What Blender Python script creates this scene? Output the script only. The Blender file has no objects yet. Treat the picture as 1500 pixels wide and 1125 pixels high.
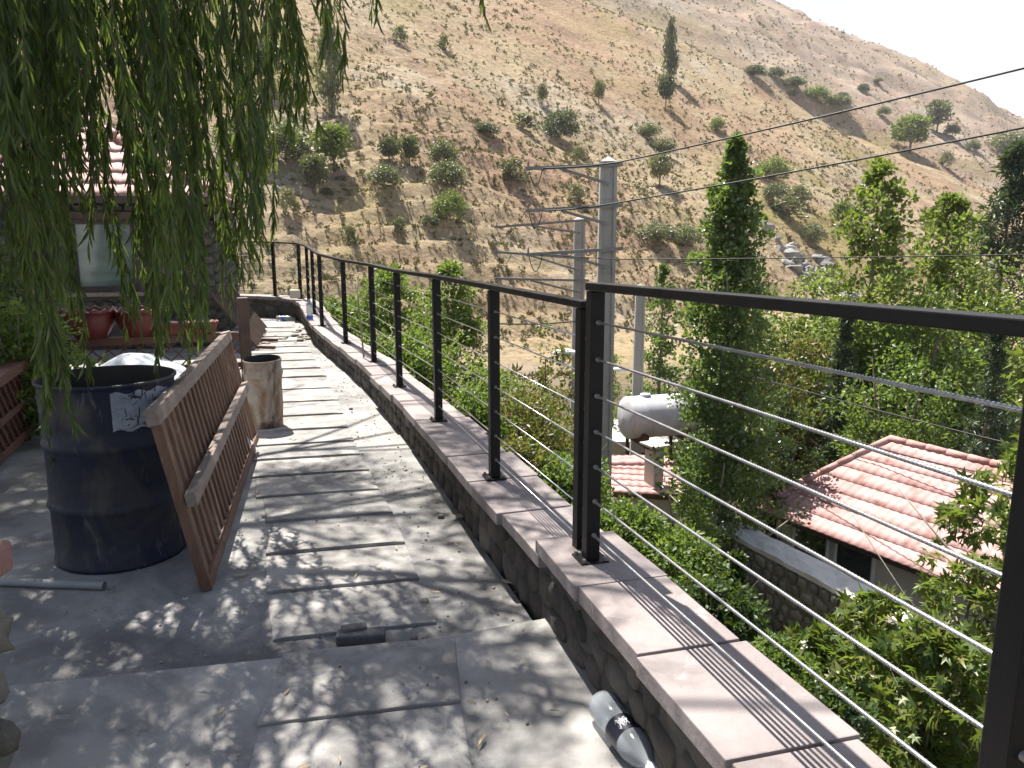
import bpy, math, random
import numpy as np
from mathutils import Vector, Matrix, noise
R = math.radians
sc = bpy.context.scene
COL = sc.collection

# ------------------------------------------------------------------ camera, world, sun, exposure
F_PX, PITCH, CAM_H = 1170.0, R(11.0), 1.5
cam_d = bpy.data.cameras.new('camera'); cam = bpy.data.objects.new('camera', cam_d); COL.objects.link(cam)
cam_d.sensor_width = 36.0; cam_d.lens = 36.0 * F_PX / 1500.0; cam_d.clip_start = 0.05; cam_d.clip_end = 3000
cam.location = (0, 0, CAM_H); cam.rotation_euler = (R(90) - PITCH, 0, 0)
sc.camera = cam
SUN_AZ, SUN_EL = R(-29.0), R(62.5)
SUN = Vector((math.sin(SUN_AZ) * math.cos(SUN_EL), math.cos(SUN_AZ) * math.cos(SUN_EL), math.sin(SUN_EL)))
w = bpy.data.worlds.new('World'); sc.world = w; w.use_nodes = True
nt = w.node_tree; bg = nt.nodes['Background']; sky = nt.nodes.new('ShaderNodeTexSky')
sky.sky_type = 'NISHITA'; sky.sun_disc = False; sky.sun_elevation = SUN_EL; sky.sun_rotation = SUN_AZ % (2 * math.pi)
sky.altitude = 0; sky.air_density = 1.0; sky.dust_density = 1.6; sky.ozone_density = 0.6
gc = nt.nodes.new('ShaderNodeTexCoord'); gz = nt.nodes.new('ShaderNodeSeparateXYZ'); nt.links.new(gc.outputs['Generated'], gz.inputs[0])
gm = nt.nodes.new('ShaderNodeMapRange'); gm.interpolation_type = 'SMOOTHSTEP'; gm.inputs[1].default_value = 0.0; gm.inputs[2].default_value = 0.62; gm.inputs[3].default_value = 1.0; gm.inputs[4].default_value = 0.0
nt.links.new(gz.outputs['Z'], gm.inputs[0])          # milky summer haze whitening the sky towards the horizon
gx = nt.nodes.new('ShaderNodeMix'); gx.data_type = 'RGBA'; nt.links.new(gm.outputs[0], gx.inputs[0]); nt.links.new(sky.outputs[0], gx.inputs[6]); gx.inputs[7].default_value = (7.2, 7.2, 7.3, 1)
nt.links.new(gx.outputs[2], bg.inputs[0]); bg.inputs[1].default_value = 0.057
sd = bpy.data.lights.new('sun', 'SUN'); sd.energy = 5.0; sd.angle = R(0.53); sd.color = (1.0, 0.95, 0.87)
so = bpy.data.objects.new('sun', sd); COL.objects.link(so); so.rotation_euler = SUN.to_track_quat('Z', 'Y').to_euler()
so.location = (-10, 20, 40)
sc.view_settings.view_transform = 'Standard'; sc.view_settings.look = 'None'
sc.view_settings.exposure = 1.45; sc.view_settings.gamma = 1.0

# ------------------------------------------------------------------ pixel / world helpers (photo 1500 x 1125)
CP, SP = math.cos(PITCH), math.sin(PITCH)
def ray(x, y):
    dx = (x - 750) / F_PX; dy = -(y - 562.5) / F_PX
    return dx, CP + dy * SP, -SP + dy * CP
def on_z(x, y, z):
    d = ray(x, y); t = (z - CAM_H) / d[2]; return Vector((d[0] * t, d[1] * t, z))
def at_y(x, y, Y):
    d = ray(x, y); t = Y / d[1]; return Vector((d[0] * t, Y, CAM_H + d[2] * t))

# ------------------------------------------------------------------ materials
def _tc(nt, stretch=None):
    tc = nt.nodes.new('ShaderNodeTexCoord'); out = tc.outputs['Object']
    if stretch:
        mp = nt.nodes.new('ShaderNodeMapping'); mp.inputs['Scale'].default_value = stretch
        nt.links.new(out, mp.inputs[0]); out = mp.outputs[0]
    return out
def _ramp(nt, cols, lo=0.3, hi=0.7):
    r = nt.nodes.new('ShaderNodeValToRGB'); cr = r.color_ramp
    n = len(cols)
    while len(cr.elements) < n: cr.elements.new(0.5)
    for i, c in enumerate(cols):
        cr.elements[i].position = lo + (hi - lo) * i / max(1, n - 1)
        cr.elements[i].color = (*c, 1)
    return r
def _noise(nt, co, scale, detail=6, rough=0.6, dist=0.0):
    n = nt.nodes.new('ShaderNodeTexNoise'); n.inputs['Scale'].default_value = scale
    n.inputs['Detail'].default_value = detail; n.inputs['Roughness'].default_value = rough
    n.inputs['Distortion'].default_value = dist
    nt.links.new(co, n.inputs['Vector']); return n
def _mix(nt, fac, a, b, mode='MIX'):
    m = nt.nodes.new('ShaderNodeMix'); m.data_type = 'RGBA'; m.blend_type = mode
    if isinstance(fac, (int, float)): m.inputs[0].default_value = fac
    else: nt.links.new(fac, m.inputs[0])
    for k, v in ((6, a), (7, b)):
        if isinstance(v, tuple): m.inputs[k].default_value = (*v, 1)
        else: nt.links.new(v, m.inputs[k])
    return m.outputs[2]
def mat(name, cols, scale=4, rough=0.8, bump=0.0, bscale=None, metal=0.0, spec=0.4, stretch=None,
        stains=(), island=None, lo=0.3, hi=0.7, bdist=0.02, coat=0.0):
    m = bpy.data.materials.new(name); m.use_nodes = True; nt = m.node_tree
    b = nt.nodes['Principled BSDF']; co = _tc(nt, stretch)
    n = _noise(nt, co, scale); r = _ramp(nt, cols, lo, hi)
    nt.links.new(n.outputs[0], r.inputs[0]); c = r.outputs[0]
    if island:
        g = nt.nodes.new('ShaderNodeNewGeometry'); r2 = _ramp(nt, island, 0, 1)
        oi = nt.nodes.new('ShaderNodeObjectInfo'); ad = nt.nodes.new('ShaderNodeMath'); fr = nt.nodes.new('ShaderNodeMath'); fr.operation = 'FRACT'
        nt.links.new(g.outputs['Random Per Island'], ad.inputs[0]); nt.links.new(oi.outputs['Random'], ad.inputs[1]); nt.links.new(ad.outputs[0], fr.inputs[0]); nt.links.new(fr.outputs[0], r2.inputs[0])
        c = _mix(nt, 1.0, r2.outputs[0], c, 'MULTIPLY')
    for (sc_col, sc_scale, s_lo, s_hi, st) in stains:
        co2 = _tc(nt, st); n2 = _noise(nt, co2, sc_scale, 8, 0.65, 0.6)
        r3 = _ramp(nt, [(0, 0, 0), (1, 1, 1)], s_lo, s_hi); nt.links.new(n2.outputs[0], r3.inputs[0])
        c = _mix(nt, r3.outputs[0], c, sc_col)
    nt.links.new(c, b.inputs['Base Color'])
    b.inputs['Roughness'].default_value = rough; b.inputs['Metallic'].default_value = metal
    b.inputs['Specular IOR Level'].default_value = spec; b.inputs['Coat Weight'].default_value = coat
    if bump:
        n3 = _noise(nt, co, bscale or scale * 6, 8, 0.65)
        bp = nt.nodes.new('ShaderNodeBump'); bp.inputs['Strength'].default_value = bump; bp.inputs['Distance'].default_value = bdist
        nt.links.new(n3.outputs[0], bp.inputs['Height']); nt.links.new(bp.outputs[0], b.inputs['Normal'])
    return m
def leaf_mat(name, cols, trans=0.35, rough=0.45, spec=0.4):
    m = bpy.data.materials.new(name); m.use_nodes = True; nt = m.node_tree
    b = nt.nodes['Principled BSDF']; out = nt.nodes['Material Output']
    g = nt.nodes.new('ShaderNodeNewGeometry'); r = _ramp(nt, cols, 0, 1)
    nt.links.new(g.outputs['Random Per Island'], r.inputs[0])
    nt.links.new(r.outputs[0], b.inputs['Base Color']); b.inputs['Roughness'].default_value = rough
    b.inputs['Specular IOR Level'].default_value = spec
    t = nt.nodes.new('ShaderNodeBsdfTranslucent')
    tc = _mix(nt, 0.5, r.outputs[0], (0.30, 0.42, 0.04)); nt.links.new(tc, t.inputs[0])
    ms = nt.nodes.new('ShaderNodeMixShader'); ms.inputs[0].default_value = trans
    nt.links.new(b.outputs[0], ms.inputs[1]); nt.links.new(t.outputs[0], ms.inputs[2]); nt.links.new(ms.outputs[0], out.inputs[0])
    return m

M = {}
CONC = [(0.17, 0.165, 0.16), (0.25, 0.243, 0.235), (0.31, 0.30, 0.285)]
M['concrete'] = mat('concrete', CONC, 2.6, 0.85, 0.6, 38, lo=.37, hi=.62, stains=[((0.13, 0.125, 0.125), 1.1, 0.53, 0.68, None), ((0.42, 0.39, 0.35), 7, 0.6, 0.75, None), ((0.09, 0.085, 0.08), 24, 0.66, 0.74, None)], bdist=0.01)
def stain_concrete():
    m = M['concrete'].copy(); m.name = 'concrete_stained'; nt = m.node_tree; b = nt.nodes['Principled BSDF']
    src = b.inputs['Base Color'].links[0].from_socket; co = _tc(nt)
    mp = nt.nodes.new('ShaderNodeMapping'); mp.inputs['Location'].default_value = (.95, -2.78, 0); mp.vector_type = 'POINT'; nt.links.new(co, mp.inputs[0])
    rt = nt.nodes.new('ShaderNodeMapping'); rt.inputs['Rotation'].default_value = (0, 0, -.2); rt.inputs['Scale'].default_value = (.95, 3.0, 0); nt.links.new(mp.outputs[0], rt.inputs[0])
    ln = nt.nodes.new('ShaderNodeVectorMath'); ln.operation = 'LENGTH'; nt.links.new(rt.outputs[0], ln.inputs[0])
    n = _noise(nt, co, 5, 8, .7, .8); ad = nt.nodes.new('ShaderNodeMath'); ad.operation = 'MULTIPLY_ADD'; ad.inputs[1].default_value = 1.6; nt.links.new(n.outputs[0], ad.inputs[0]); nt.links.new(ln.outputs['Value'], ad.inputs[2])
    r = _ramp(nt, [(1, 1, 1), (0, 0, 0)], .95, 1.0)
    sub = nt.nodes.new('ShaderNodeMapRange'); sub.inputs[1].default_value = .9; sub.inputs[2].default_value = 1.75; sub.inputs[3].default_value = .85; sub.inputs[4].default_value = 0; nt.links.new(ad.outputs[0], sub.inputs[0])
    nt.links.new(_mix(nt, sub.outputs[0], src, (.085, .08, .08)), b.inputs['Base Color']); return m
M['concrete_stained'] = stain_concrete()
M['paving'] = mat('paving', [(0.19, 0.185, 0.18), (0.27, 0.262, 0.252), (0.37, 0.36, 0.343)], 3.2, 0.8, 0.7, 45, lo=.37, hi=.62, stains=[((0.12, 0.115, 0.115), 1.6, 0.50, 0.70, None), ((0.36, 0.335, 0.30), 6, 0.58, 0.72, None), ((0.08, 0.075, 0.07), 26, 0.62, 0.72, None)], island=[(0.85, 0.85, 0.86), (1.0, 0.98, 0.96), (0.93, 0.92, 0.92)], bdist=0.008)
M['coping'] = mat('coping', [(0.185, 0.157, 0.155), (0.25, 0.217, 0.212), (0.295, 0.262, 0.255)], 3, 0.75, 0.55, 40, stains=[((0.15, 0.13, 0.128), 2.6, 0.54, 0.72, None), ((0.38, 0.345, 0.325), 9, 0.60, 0.74, None), ((0.10, 0.085, 0.08), 34, 0.66, 0.74, None)], bdist=0.008, island=[(0.88, 0.86, 0.87), (1, 1, 1), (0.95, 0.92, 0.92)])
M['mortar'] = mat('mortar', [(0.05, 0.047, 0.043), (0.10, 0.092, 0.085)], 8, 0.95, 0.6, 30)
M['mortar_light'] = mat('mortar_light', [(0.22, 0.20, 0.18), (0.33, 0.31, 0.28)], 8, 0.95, 0.6, 30)
M['rubble'] = mat('rubble', [(0.55, 0.53, 0.5), (0.9, 0.88, 0.85)], 7, 0.9, 0.7, 25, island=[(0.06, 0.055, 0.05), (0.15, 0.133, 0.118), (0.085, 0.076, 0.07), (0.20, 0.183, 0.165)])
M['rubble_pale'] = mat('rubble_pale', [(0.6, 0.6, 0.56), (0.95, 0.95, 0.9)], 7, 0.9, 0.7, 25, island=[(0.13, 0.133, 0.115), (0.27, 0.27, 0.235), (0.16, 0.145, 0.125), (0.31, 0.31, 0.275)])
M['hut_stone'] = mat('hut_stone', [(0.6, 0.6, 0.56), (0.95, 0.95, 0.9)], 9, 0.9, 0.8, 30, island=[(0.055, 0.056, 0.048), (0.13, 0.13, 0.11), (0.075, 0.068, 0.058), (0.17, 0.17, 0.148)])
M['white_mortar'] = mat('white_mortar', [(0.45, 0.43, 0.40), (0.62, 0.60, 0.57)], 3, 0.9, 0.5, 30)
M['black_paint'] = mat('black_paint', [(0.005, 0.005, 0.0055), (0.009, 0.0085, 0.0085)], 6, 0.45, 0.08, 60, spec=0.18, stains=[((0.06, 0.05, 0.045), 20, 0.68, 0.8, None)])
M['steel'] = mat('steel', [(0.42, 0.42, 0.43), (0.62, 0.62, 0.63)], 60, 0.30, metal=0.85)
M['bolt'] = mat('bolt', [(0.12, 0.11, 0.10), (0.25, 0.24, 0.23)], 20, 0.5, metal=0.6)
M['drum_blue'] = mat('drum_blue', [(0.003, 0.005, 0.012), (0.0045, 0.009, 0.026), (0.008, 0.015, 0.045)], 3, 0.6, 0.25, 20, stains=[((0.05, 0.045, 0.042), 4, 0.50, 0.68, (1, 1, 0.6)), ((0.10, 0.10, 0.11), 11, 0.60, 0.70, (1, 1, 0.35)), ((0.06, 0.03, 0.02), 8, 0.64, 0.70, (1, 1, .5))])
M['drum_inside'] = mat('drum_inside', [(0.01, 0.01, 0.012), (0.03, 0.028, 0.026)], 5, 0.8)
M['drum_label'] = mat('drum_label', [(0.13, 0.15, 0.19), (0.30, 0.33, 0.37)], 9, 0.6, stains=[((0.05, 0.07, 0.12), 9, 0.56, 0.64, (1, 1, 2.5))])
M['ink'] = mat('ink', [(0.01, 0.014, 0.04), (0.02, 0.025, 0.06)], 8, 0.6)
M['burnt'] = mat('burnt', [(0.22, 0.19, 0.155), (0.36, 0.325, 0.28)], 4, 0.7, 0.2, 16, stains=[((0.16, 0.095, 0.055), 6, 0.42, 0.58, (1, 1, 0.6)), ((0.035, 0.027, 0.022), 4.5, 0.50, 0.60, (1, 1, 0.5))])
M['wood'] = mat('wood', [(0.095, 0.05, 0.032), (0.155, 0.088, 0.058), (0.20, 0.128, 0.09)], 5, 0.7, 0.3, 30, stretch=(6, 6, 0.7), island=[(0.75, 0.7, 0.68), (1, 1, 1), (0.9, 0.86, 0.82)], stains=[((0.32, 0.28, 0.25), 5, 0.60, 0.78, None)])
M['wood_grey'] = mat('wood_grey', [(0.15, 0.115, 0.095), (0.25, 0.205, 0.175)], 5, 0.75, 0.3, 30, stretch=(5, 0.8, 5))
M['wood_red'] = mat('wood_red', [(0.08, 0.032, 0.022), (0.15, 0.062, 0.042)], 5, 0.6, 0.25, 30, island=[(0.8, 0.8, 0.8), (1, 1, 1)])
M['wood_dark'] = mat('wood_dark', [(0.045, 0.028, 0.022), (0.095, 0.058, 0.043)], 6, 0.7, 0.3, 30)
M['pot'] = mat('pot', [(0.075, 0.008, 0.009), (0.125, 0.018, 0.016)], 4, 0.45, 0.1, 20, spec=0.5)
M['terracotta'] = mat('terracotta', [(0.10, 0.024, 0.018), (0.165, 0.045, 0.034)], 4, 0.6, 0.1, 20)
M['soil'] = mat('soil', [(0.03, 0.022, 0.016), (0.07, 0.05, 0.036)], 20, 0.95, 0.8, 40)
M['tarp'] = mat('tarp', [(0.55, 0.60, 0.66), (0.74, 0.78, 0.82)], 3, 0.5, 0.4, 7, bdist=0.03)
M['tile'] = mat('tile', [(0.32, 0.155, 0.14), (0.43, 0.245, 0.23), (0.48, 0.30, 0.29)], 1.3, 0.7, 0.3, 30, stains=[((0.22, 0.10, 0.075), 3, 0.52, 0.70, None), ((0.42, 0.285, 0.25), 1.1, 0.55, 0.68, None), ((0.12, 0.08, 0.07), 18, 0.62, 0.72, None)])
M['brick'] = mat('brick', [(0.17, 0.09, 0.075), (0.27, 0.155, 0.13)], 6, 0.85, 0.5, 40)
M['plaster'] = mat('plaster', [(0.44, 0.41, 0.36), (0.54, 0.50, 0.44)], 2, 0.9, 0.2, 30)
M['cream'] = mat('cream', [(0.50, 0.45, 0.36), (0.60, 0.55, 0.45)], 2, 0.9, 0.2, 30)
M['dark_trim'] = mat('dark_trim', [(0.04, 0.03, 0.026), (0.08, 0.055, 0.045)], 5, 0.6)
M['frame_white'] = mat('frame_white', [(0.42, 0.43, 0.42), (0.55, 0.55, 0.54)], 4, 0.5)
M['glass'] = mat('glass', [(0.09, 0.125, 0.11), (0.18, 0.23, 0.205)], 2.5, 0.08, spec=0.8, stretch=(1, 1, 3))
M['glass_dark'] = mat('glass_dark', [(0.01, 0.012, 0.013), (0.03, 0.034, 0.034)], 2, 0.06, spec=0.8)
M['pole_conc'] = mat('pole_conc', [(0.34, 0.325, 0.305), (0.45, 0.435, 0.41)], 3, 0.85, 0.3, 25, stretch=(1, 1, 0.4), stains=[((0.26, 0.25, 0.235), 4, 0.58, 0.72, (3, 3, 0.4))])
M['galv'] = mat('galv', [(0.16, 0.155, 0.15), (0.25, 0.24, 0.23)], 6, 0.55, metal=0.5)
M['wire'] = mat('wire', [(0.012, 0.012, 0.013), (0.025, 0.025, 0.026)], 6, 0.6)
M['white_enamel'] = mat('white_enamel', [(0.66, 0.66, 0.66), (0.78, 0.78, 0.78)], 3, 0.4, stains=[((0.45, 0.40, 0.36), 2, 0.62, 0.8, None)])
M['tank_paint'] = mat('tank_paint', [(0.42, 0.42, 0.445), (0.53, 0.53, 0.555)], 2.5, 0.5, 0.1, 10, stains=[((0.24, 0.17, 0.14), 3, 0.56, 0.72, (1, 1, .3))])
M['rust'] = mat('rust', [(0.07, 0.028, 0.02), (0.14, 0.06, 0.04)], 8, 0.85, 0.3, 30)
M['bark'] = mat('bark', [(0.07, 0.055, 0.042), (0.17, 0.14, 0.11)], 7, 0.95, 0.8, 18, stretch=(3, 3, 0.6))
M['bark_pale'] = mat('bark_pale', [(0.17, 0.145, 0.115), (0.30, 0.27, 0.22)], 7, 0.95, 0.6, 18, stretch=(3, 3, 0.6))
M['pvc'] = mat('pvc', [(0.20, 0.21, 0.21), (0.30, 0.31, 0.31)], 6, 0.5)
M['plank'] = mat('plank', [(0.09, 0.085, 0.085), (0.16, 0.15, 0.145)], 8, 0.9, 0.5, 30)
M['gravel'] = mat('gravel', [(0.7, 0.7, 0.7), (1, 1, 1)], 9, 0.9, island=[(0.12, 0.11, 0.10), (0.30, 0.27, 0.24), (0.20, 0.17, 0.15), (0.38, 0.34, 0.29)])
M['dry_leaf'] = mat('dry_leaf', [(0.34, 0.25, 0.14), (0.48, 0.40, 0.27)], 15, 0.8)
M['bottle_label'] = mat('bottle_label', [(0.008, 0.009, 0.016), (0.014, 0.016, 0.03)], 8, 0.35)
M['print_white'] = mat('print_white', [(0.6, 0.6, 0.62), (0.75, 0.75, 0.76)], 8, 0.5)
M['blue_plastic'] = mat('blue_plastic', [(0.03, 0.07, 0.42), (0.05, 0.11, 0.55)], 6, 0.4)
M['rock'] = mat('rock', [(0.14, 0.137, 0.133), (0.24, 0.233, 0.226), (0.32, 0.31, 0.295)], 0.5, 0.9, 0.9, 2.0, bdist=0.3)

def pet():
    m = bpy.data.materials.new('pet_plastic'); m.use_nodes = True; nt = m.node_tree
    b = nt.nodes['Principled BSDF']; out = nt.nodes['Material Output']
    b.inputs['Base Color'].default_value = (0.40, 0.43, 0.46, 1); b.inputs['Roughness'].default_value = 0.18
    n = _noise(nt, _tc(nt), 22, 5); bp = nt.nodes.new('ShaderNodeBump'); bp.inputs['Strength'].default_value = 0.35
    nt.links.new(n.outputs[0], bp.inputs['Height']); nt.links.new(bp.outputs[0], b.inputs['Normal'])
    t = nt.nodes.new('ShaderNodeBsdfTransparent'); t.inputs[0].default_value = (0.88, 0.92, 0.95, 1)
    ms = nt.nodes.new('ShaderNodeMixShader'); ms.inputs[0].default_value = 0.5
    nt.links.new(b.outputs[0], ms.inputs[1]); nt.links.new(t.outputs[0], ms.inputs[2]); nt.links.new(ms.outputs[0], out.inputs[0])
    return m
M['pet'] = pet()

M['willow_leaf'] = leaf_mat('willow_leaf', [(0.026, 0.052, 0.015), (0.048, 0.088, 0.022), (0.078, 0.125, 0.033), (0.12, 0.155, 0.05)], 0.46)
M['poplar_leaf'] = leaf_mat('poplar_leaf', [(0.045, 0.09, 0.026), (0.08, 0.14, 0.04), (0.14, 0.195, 0.085)], 0.4, 0.32, 0.7)
M['poplar_yellow'] = leaf_mat('poplar_yellow', [(0.08, 0.125, 0.03), (0.145, 0.185, 0.048), (0.21, 0.22, 0.075)], 0.45, 0.4)
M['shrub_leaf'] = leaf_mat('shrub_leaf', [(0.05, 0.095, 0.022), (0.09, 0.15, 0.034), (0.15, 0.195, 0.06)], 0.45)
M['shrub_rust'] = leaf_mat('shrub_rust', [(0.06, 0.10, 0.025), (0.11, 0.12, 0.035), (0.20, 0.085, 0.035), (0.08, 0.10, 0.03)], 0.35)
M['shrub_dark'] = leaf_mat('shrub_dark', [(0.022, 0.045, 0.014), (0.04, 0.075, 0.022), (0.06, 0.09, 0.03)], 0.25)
M['conifer_leaf'] = leaf_mat('conifer_leaf', [(0.025, 0.045, 0.03), (0.04, 0.07, 0.045), (0.06, 0.09, 0.06)], 0.15)
M['plane_leaf'] = leaf_mat('plane_leaf', [(0.06, 0.10, 0.025), (0.085, 0.13, 0.035), (0.13, 0.16, 0.04), (0.19, 0.18, 0.05)], 0.4, 0.4)
M['hill_dark'] = leaf_mat('hill_dark', [(0.045, 0.055, 0.03), (0.07, 0.085, 0.045), (0.09, 0.10, 0.06)], 0.15)
M['hill_olive'] = leaf_mat('hill_olive', [(0.085, 0.09, 0.045), (0.12, 0.125, 0.065), (0.16, 0.155, 0.09)], 0.2)
M['hill_green'] = leaf_mat('hill_green', [(0.09, 0.125, 0.03), (0.13, 0.165, 0.04), (0.18, 0.20, 0.06)], 0.3)
M['hill_pale'] = leaf_mat('hill_pale', [(0.16, 0.15, 0.085), (0.22, 0.20, 0.12), (0.26, 0.235, 0.15)], 0.25)
M['scrub'] = leaf_mat('scrub', [(0.10, 0.075, 0.042), (0.16, 0.12, 0.065), (0.12, 0.11, 0.06), (0.25, 0.205, 0.12)], 0.1, 0.9, 0.1)
M['grass'] = leaf_mat('grass', [(0.06, 0.075, 0.025), (0.10, 0.11, 0.04), (0.17, 0.14, 0.07)], 0.2, 0.8, 0.1)

def ground_mat():
    m = bpy.data.materials.new('dry_hillside'); m.use_nodes = True; nt = m.node_tree; b = nt.nodes['Principled BSDF']
    co = _tc(nt)
    big = _noise(nt, co, 0.018, 5, 0.55, 0.4)
    c = _ramp(nt, [(0.33, 0.26, 0.15), (0.335, 0.235, 0.17), (0.36, 0.295, 0.20), (0.32, 0.22, 0.16), (0.36, 0.29, 0.19)], 0.32, 0.68); nt.links.new(big.outputs[0], c.inputs[0])
    n2 = _noise(nt, co, 0.05, 6, 0.6, 0.3); r2 = _ramp(nt, [(0, 0, 0), (1, 1, 1)], 0.52, 0.66); nt.links.new(n2.outputs[0], r2.inputs[0])
    c2 = _mix(nt, r2.outputs[0], c.outputs[0], (0.41, 0.36, 0.295))
    n3 = _noise(nt, co, 0.035, 6, 0.6, 0.5); r3 = _ramp(nt, [(0, 0, 0), (1, 1, 1)], 0.54, 0.64); nt.links.new(n3.outputs[0], r3.inputs[0])
    c3 = _mix(nt, r3.outputs[0], c2, (0.30, 0.25, 0.125))
    n4 = _noise(nt, co, 1.6, 8, 0.7, 0.2); r4 = _ramp(nt, [(0.62, 0.58, 0.52), (1, 1, 1), (1.12, 1.1, 1.06)], 0.36, 0.62); nt.links.new(n4.outputs[0], r4.inputs[0])
    c4 = _mix(nt, 1.0, c3, r4.outputs[0], 'MULTIPLY')
    st = _tc(nt, (0.5, 1.4, 1.4)); n5 = _noise(nt, st, 1.3, 6, 0.7, 0.8); r5 = _ramp(nt, [(0, 0, 0), (1, 1, 1)], 0.57, 0.66); nt.links.new(n5.outputs[0], r5.inputs[0])
    c5 = _mix(nt, r5.outputs[0], c4, (0.19, 0.135, 0.085))
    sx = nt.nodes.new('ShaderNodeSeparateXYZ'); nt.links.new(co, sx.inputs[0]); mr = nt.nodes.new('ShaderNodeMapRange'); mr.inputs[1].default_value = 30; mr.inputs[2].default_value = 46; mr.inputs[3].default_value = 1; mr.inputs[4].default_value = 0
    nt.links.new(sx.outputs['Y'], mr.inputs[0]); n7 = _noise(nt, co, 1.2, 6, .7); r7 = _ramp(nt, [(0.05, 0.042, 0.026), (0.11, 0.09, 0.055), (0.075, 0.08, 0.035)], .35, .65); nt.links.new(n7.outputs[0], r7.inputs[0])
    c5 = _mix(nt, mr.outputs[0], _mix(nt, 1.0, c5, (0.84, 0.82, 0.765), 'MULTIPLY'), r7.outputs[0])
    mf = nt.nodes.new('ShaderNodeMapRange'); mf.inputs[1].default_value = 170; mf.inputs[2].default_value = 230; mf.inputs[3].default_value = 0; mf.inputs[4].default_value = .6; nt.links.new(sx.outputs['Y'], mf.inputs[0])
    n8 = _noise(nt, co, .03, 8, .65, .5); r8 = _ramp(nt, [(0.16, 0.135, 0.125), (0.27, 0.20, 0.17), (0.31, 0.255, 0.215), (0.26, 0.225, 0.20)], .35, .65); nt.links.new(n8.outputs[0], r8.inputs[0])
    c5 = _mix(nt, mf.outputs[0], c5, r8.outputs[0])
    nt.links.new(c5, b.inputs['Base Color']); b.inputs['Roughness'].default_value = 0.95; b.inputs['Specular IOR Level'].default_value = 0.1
    n6 = _noise(nt, co, 0.9, 10, 0.7); bp = nt.nodes.new('ShaderNodeBump'); bp.inputs['Strength'].default_value = 0.9; bp.inputs['Distance'].default_value = 0.5
    nt.links.new(n6.outputs[0], bp.inputs['Height']); nt.links.new(bp.outputs[0], b.inputs['Normal'])
    return m
M['ground'] = ground_mat()

# ------------------------------------------------------------------ object helpers
def tag(o, label=None, cat=None, group=None, kind=None):
    if label: o['label'] = label
    if cat: o['category'] = cat
    if group: o['group'] = group
    if kind: o['kind'] = kind
    return o
def empty(name, loc=(0, 0, 0), label=None, cat=None, group=None, rz=0.0):
    o = bpy.data.objects.new(name, None); COL.objects.link(o); o.location = loc; o.rotation_euler = (0, 0, rz)
    o.empty_display_size = 0.1
    return tag(o, label, cat, group)
def link_mesh(name, me, m, parent=None):
    o = bpy.data.objects.new(name, me); COL.objects.link(o)
    if m is not None and not me.materials: me.materials.append(m)
    if parent is not None:
        o.parent = parent
    return o
def inv(parent, p):   # world point -> parent's local frame (location + z rotation only)
    while parent.parent: parent = parent.parent
    v = Vector(p) - parent.location
    return Matrix.Rotation(-parent.rotation_euler.z, 3, 'Z') @ v

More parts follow.
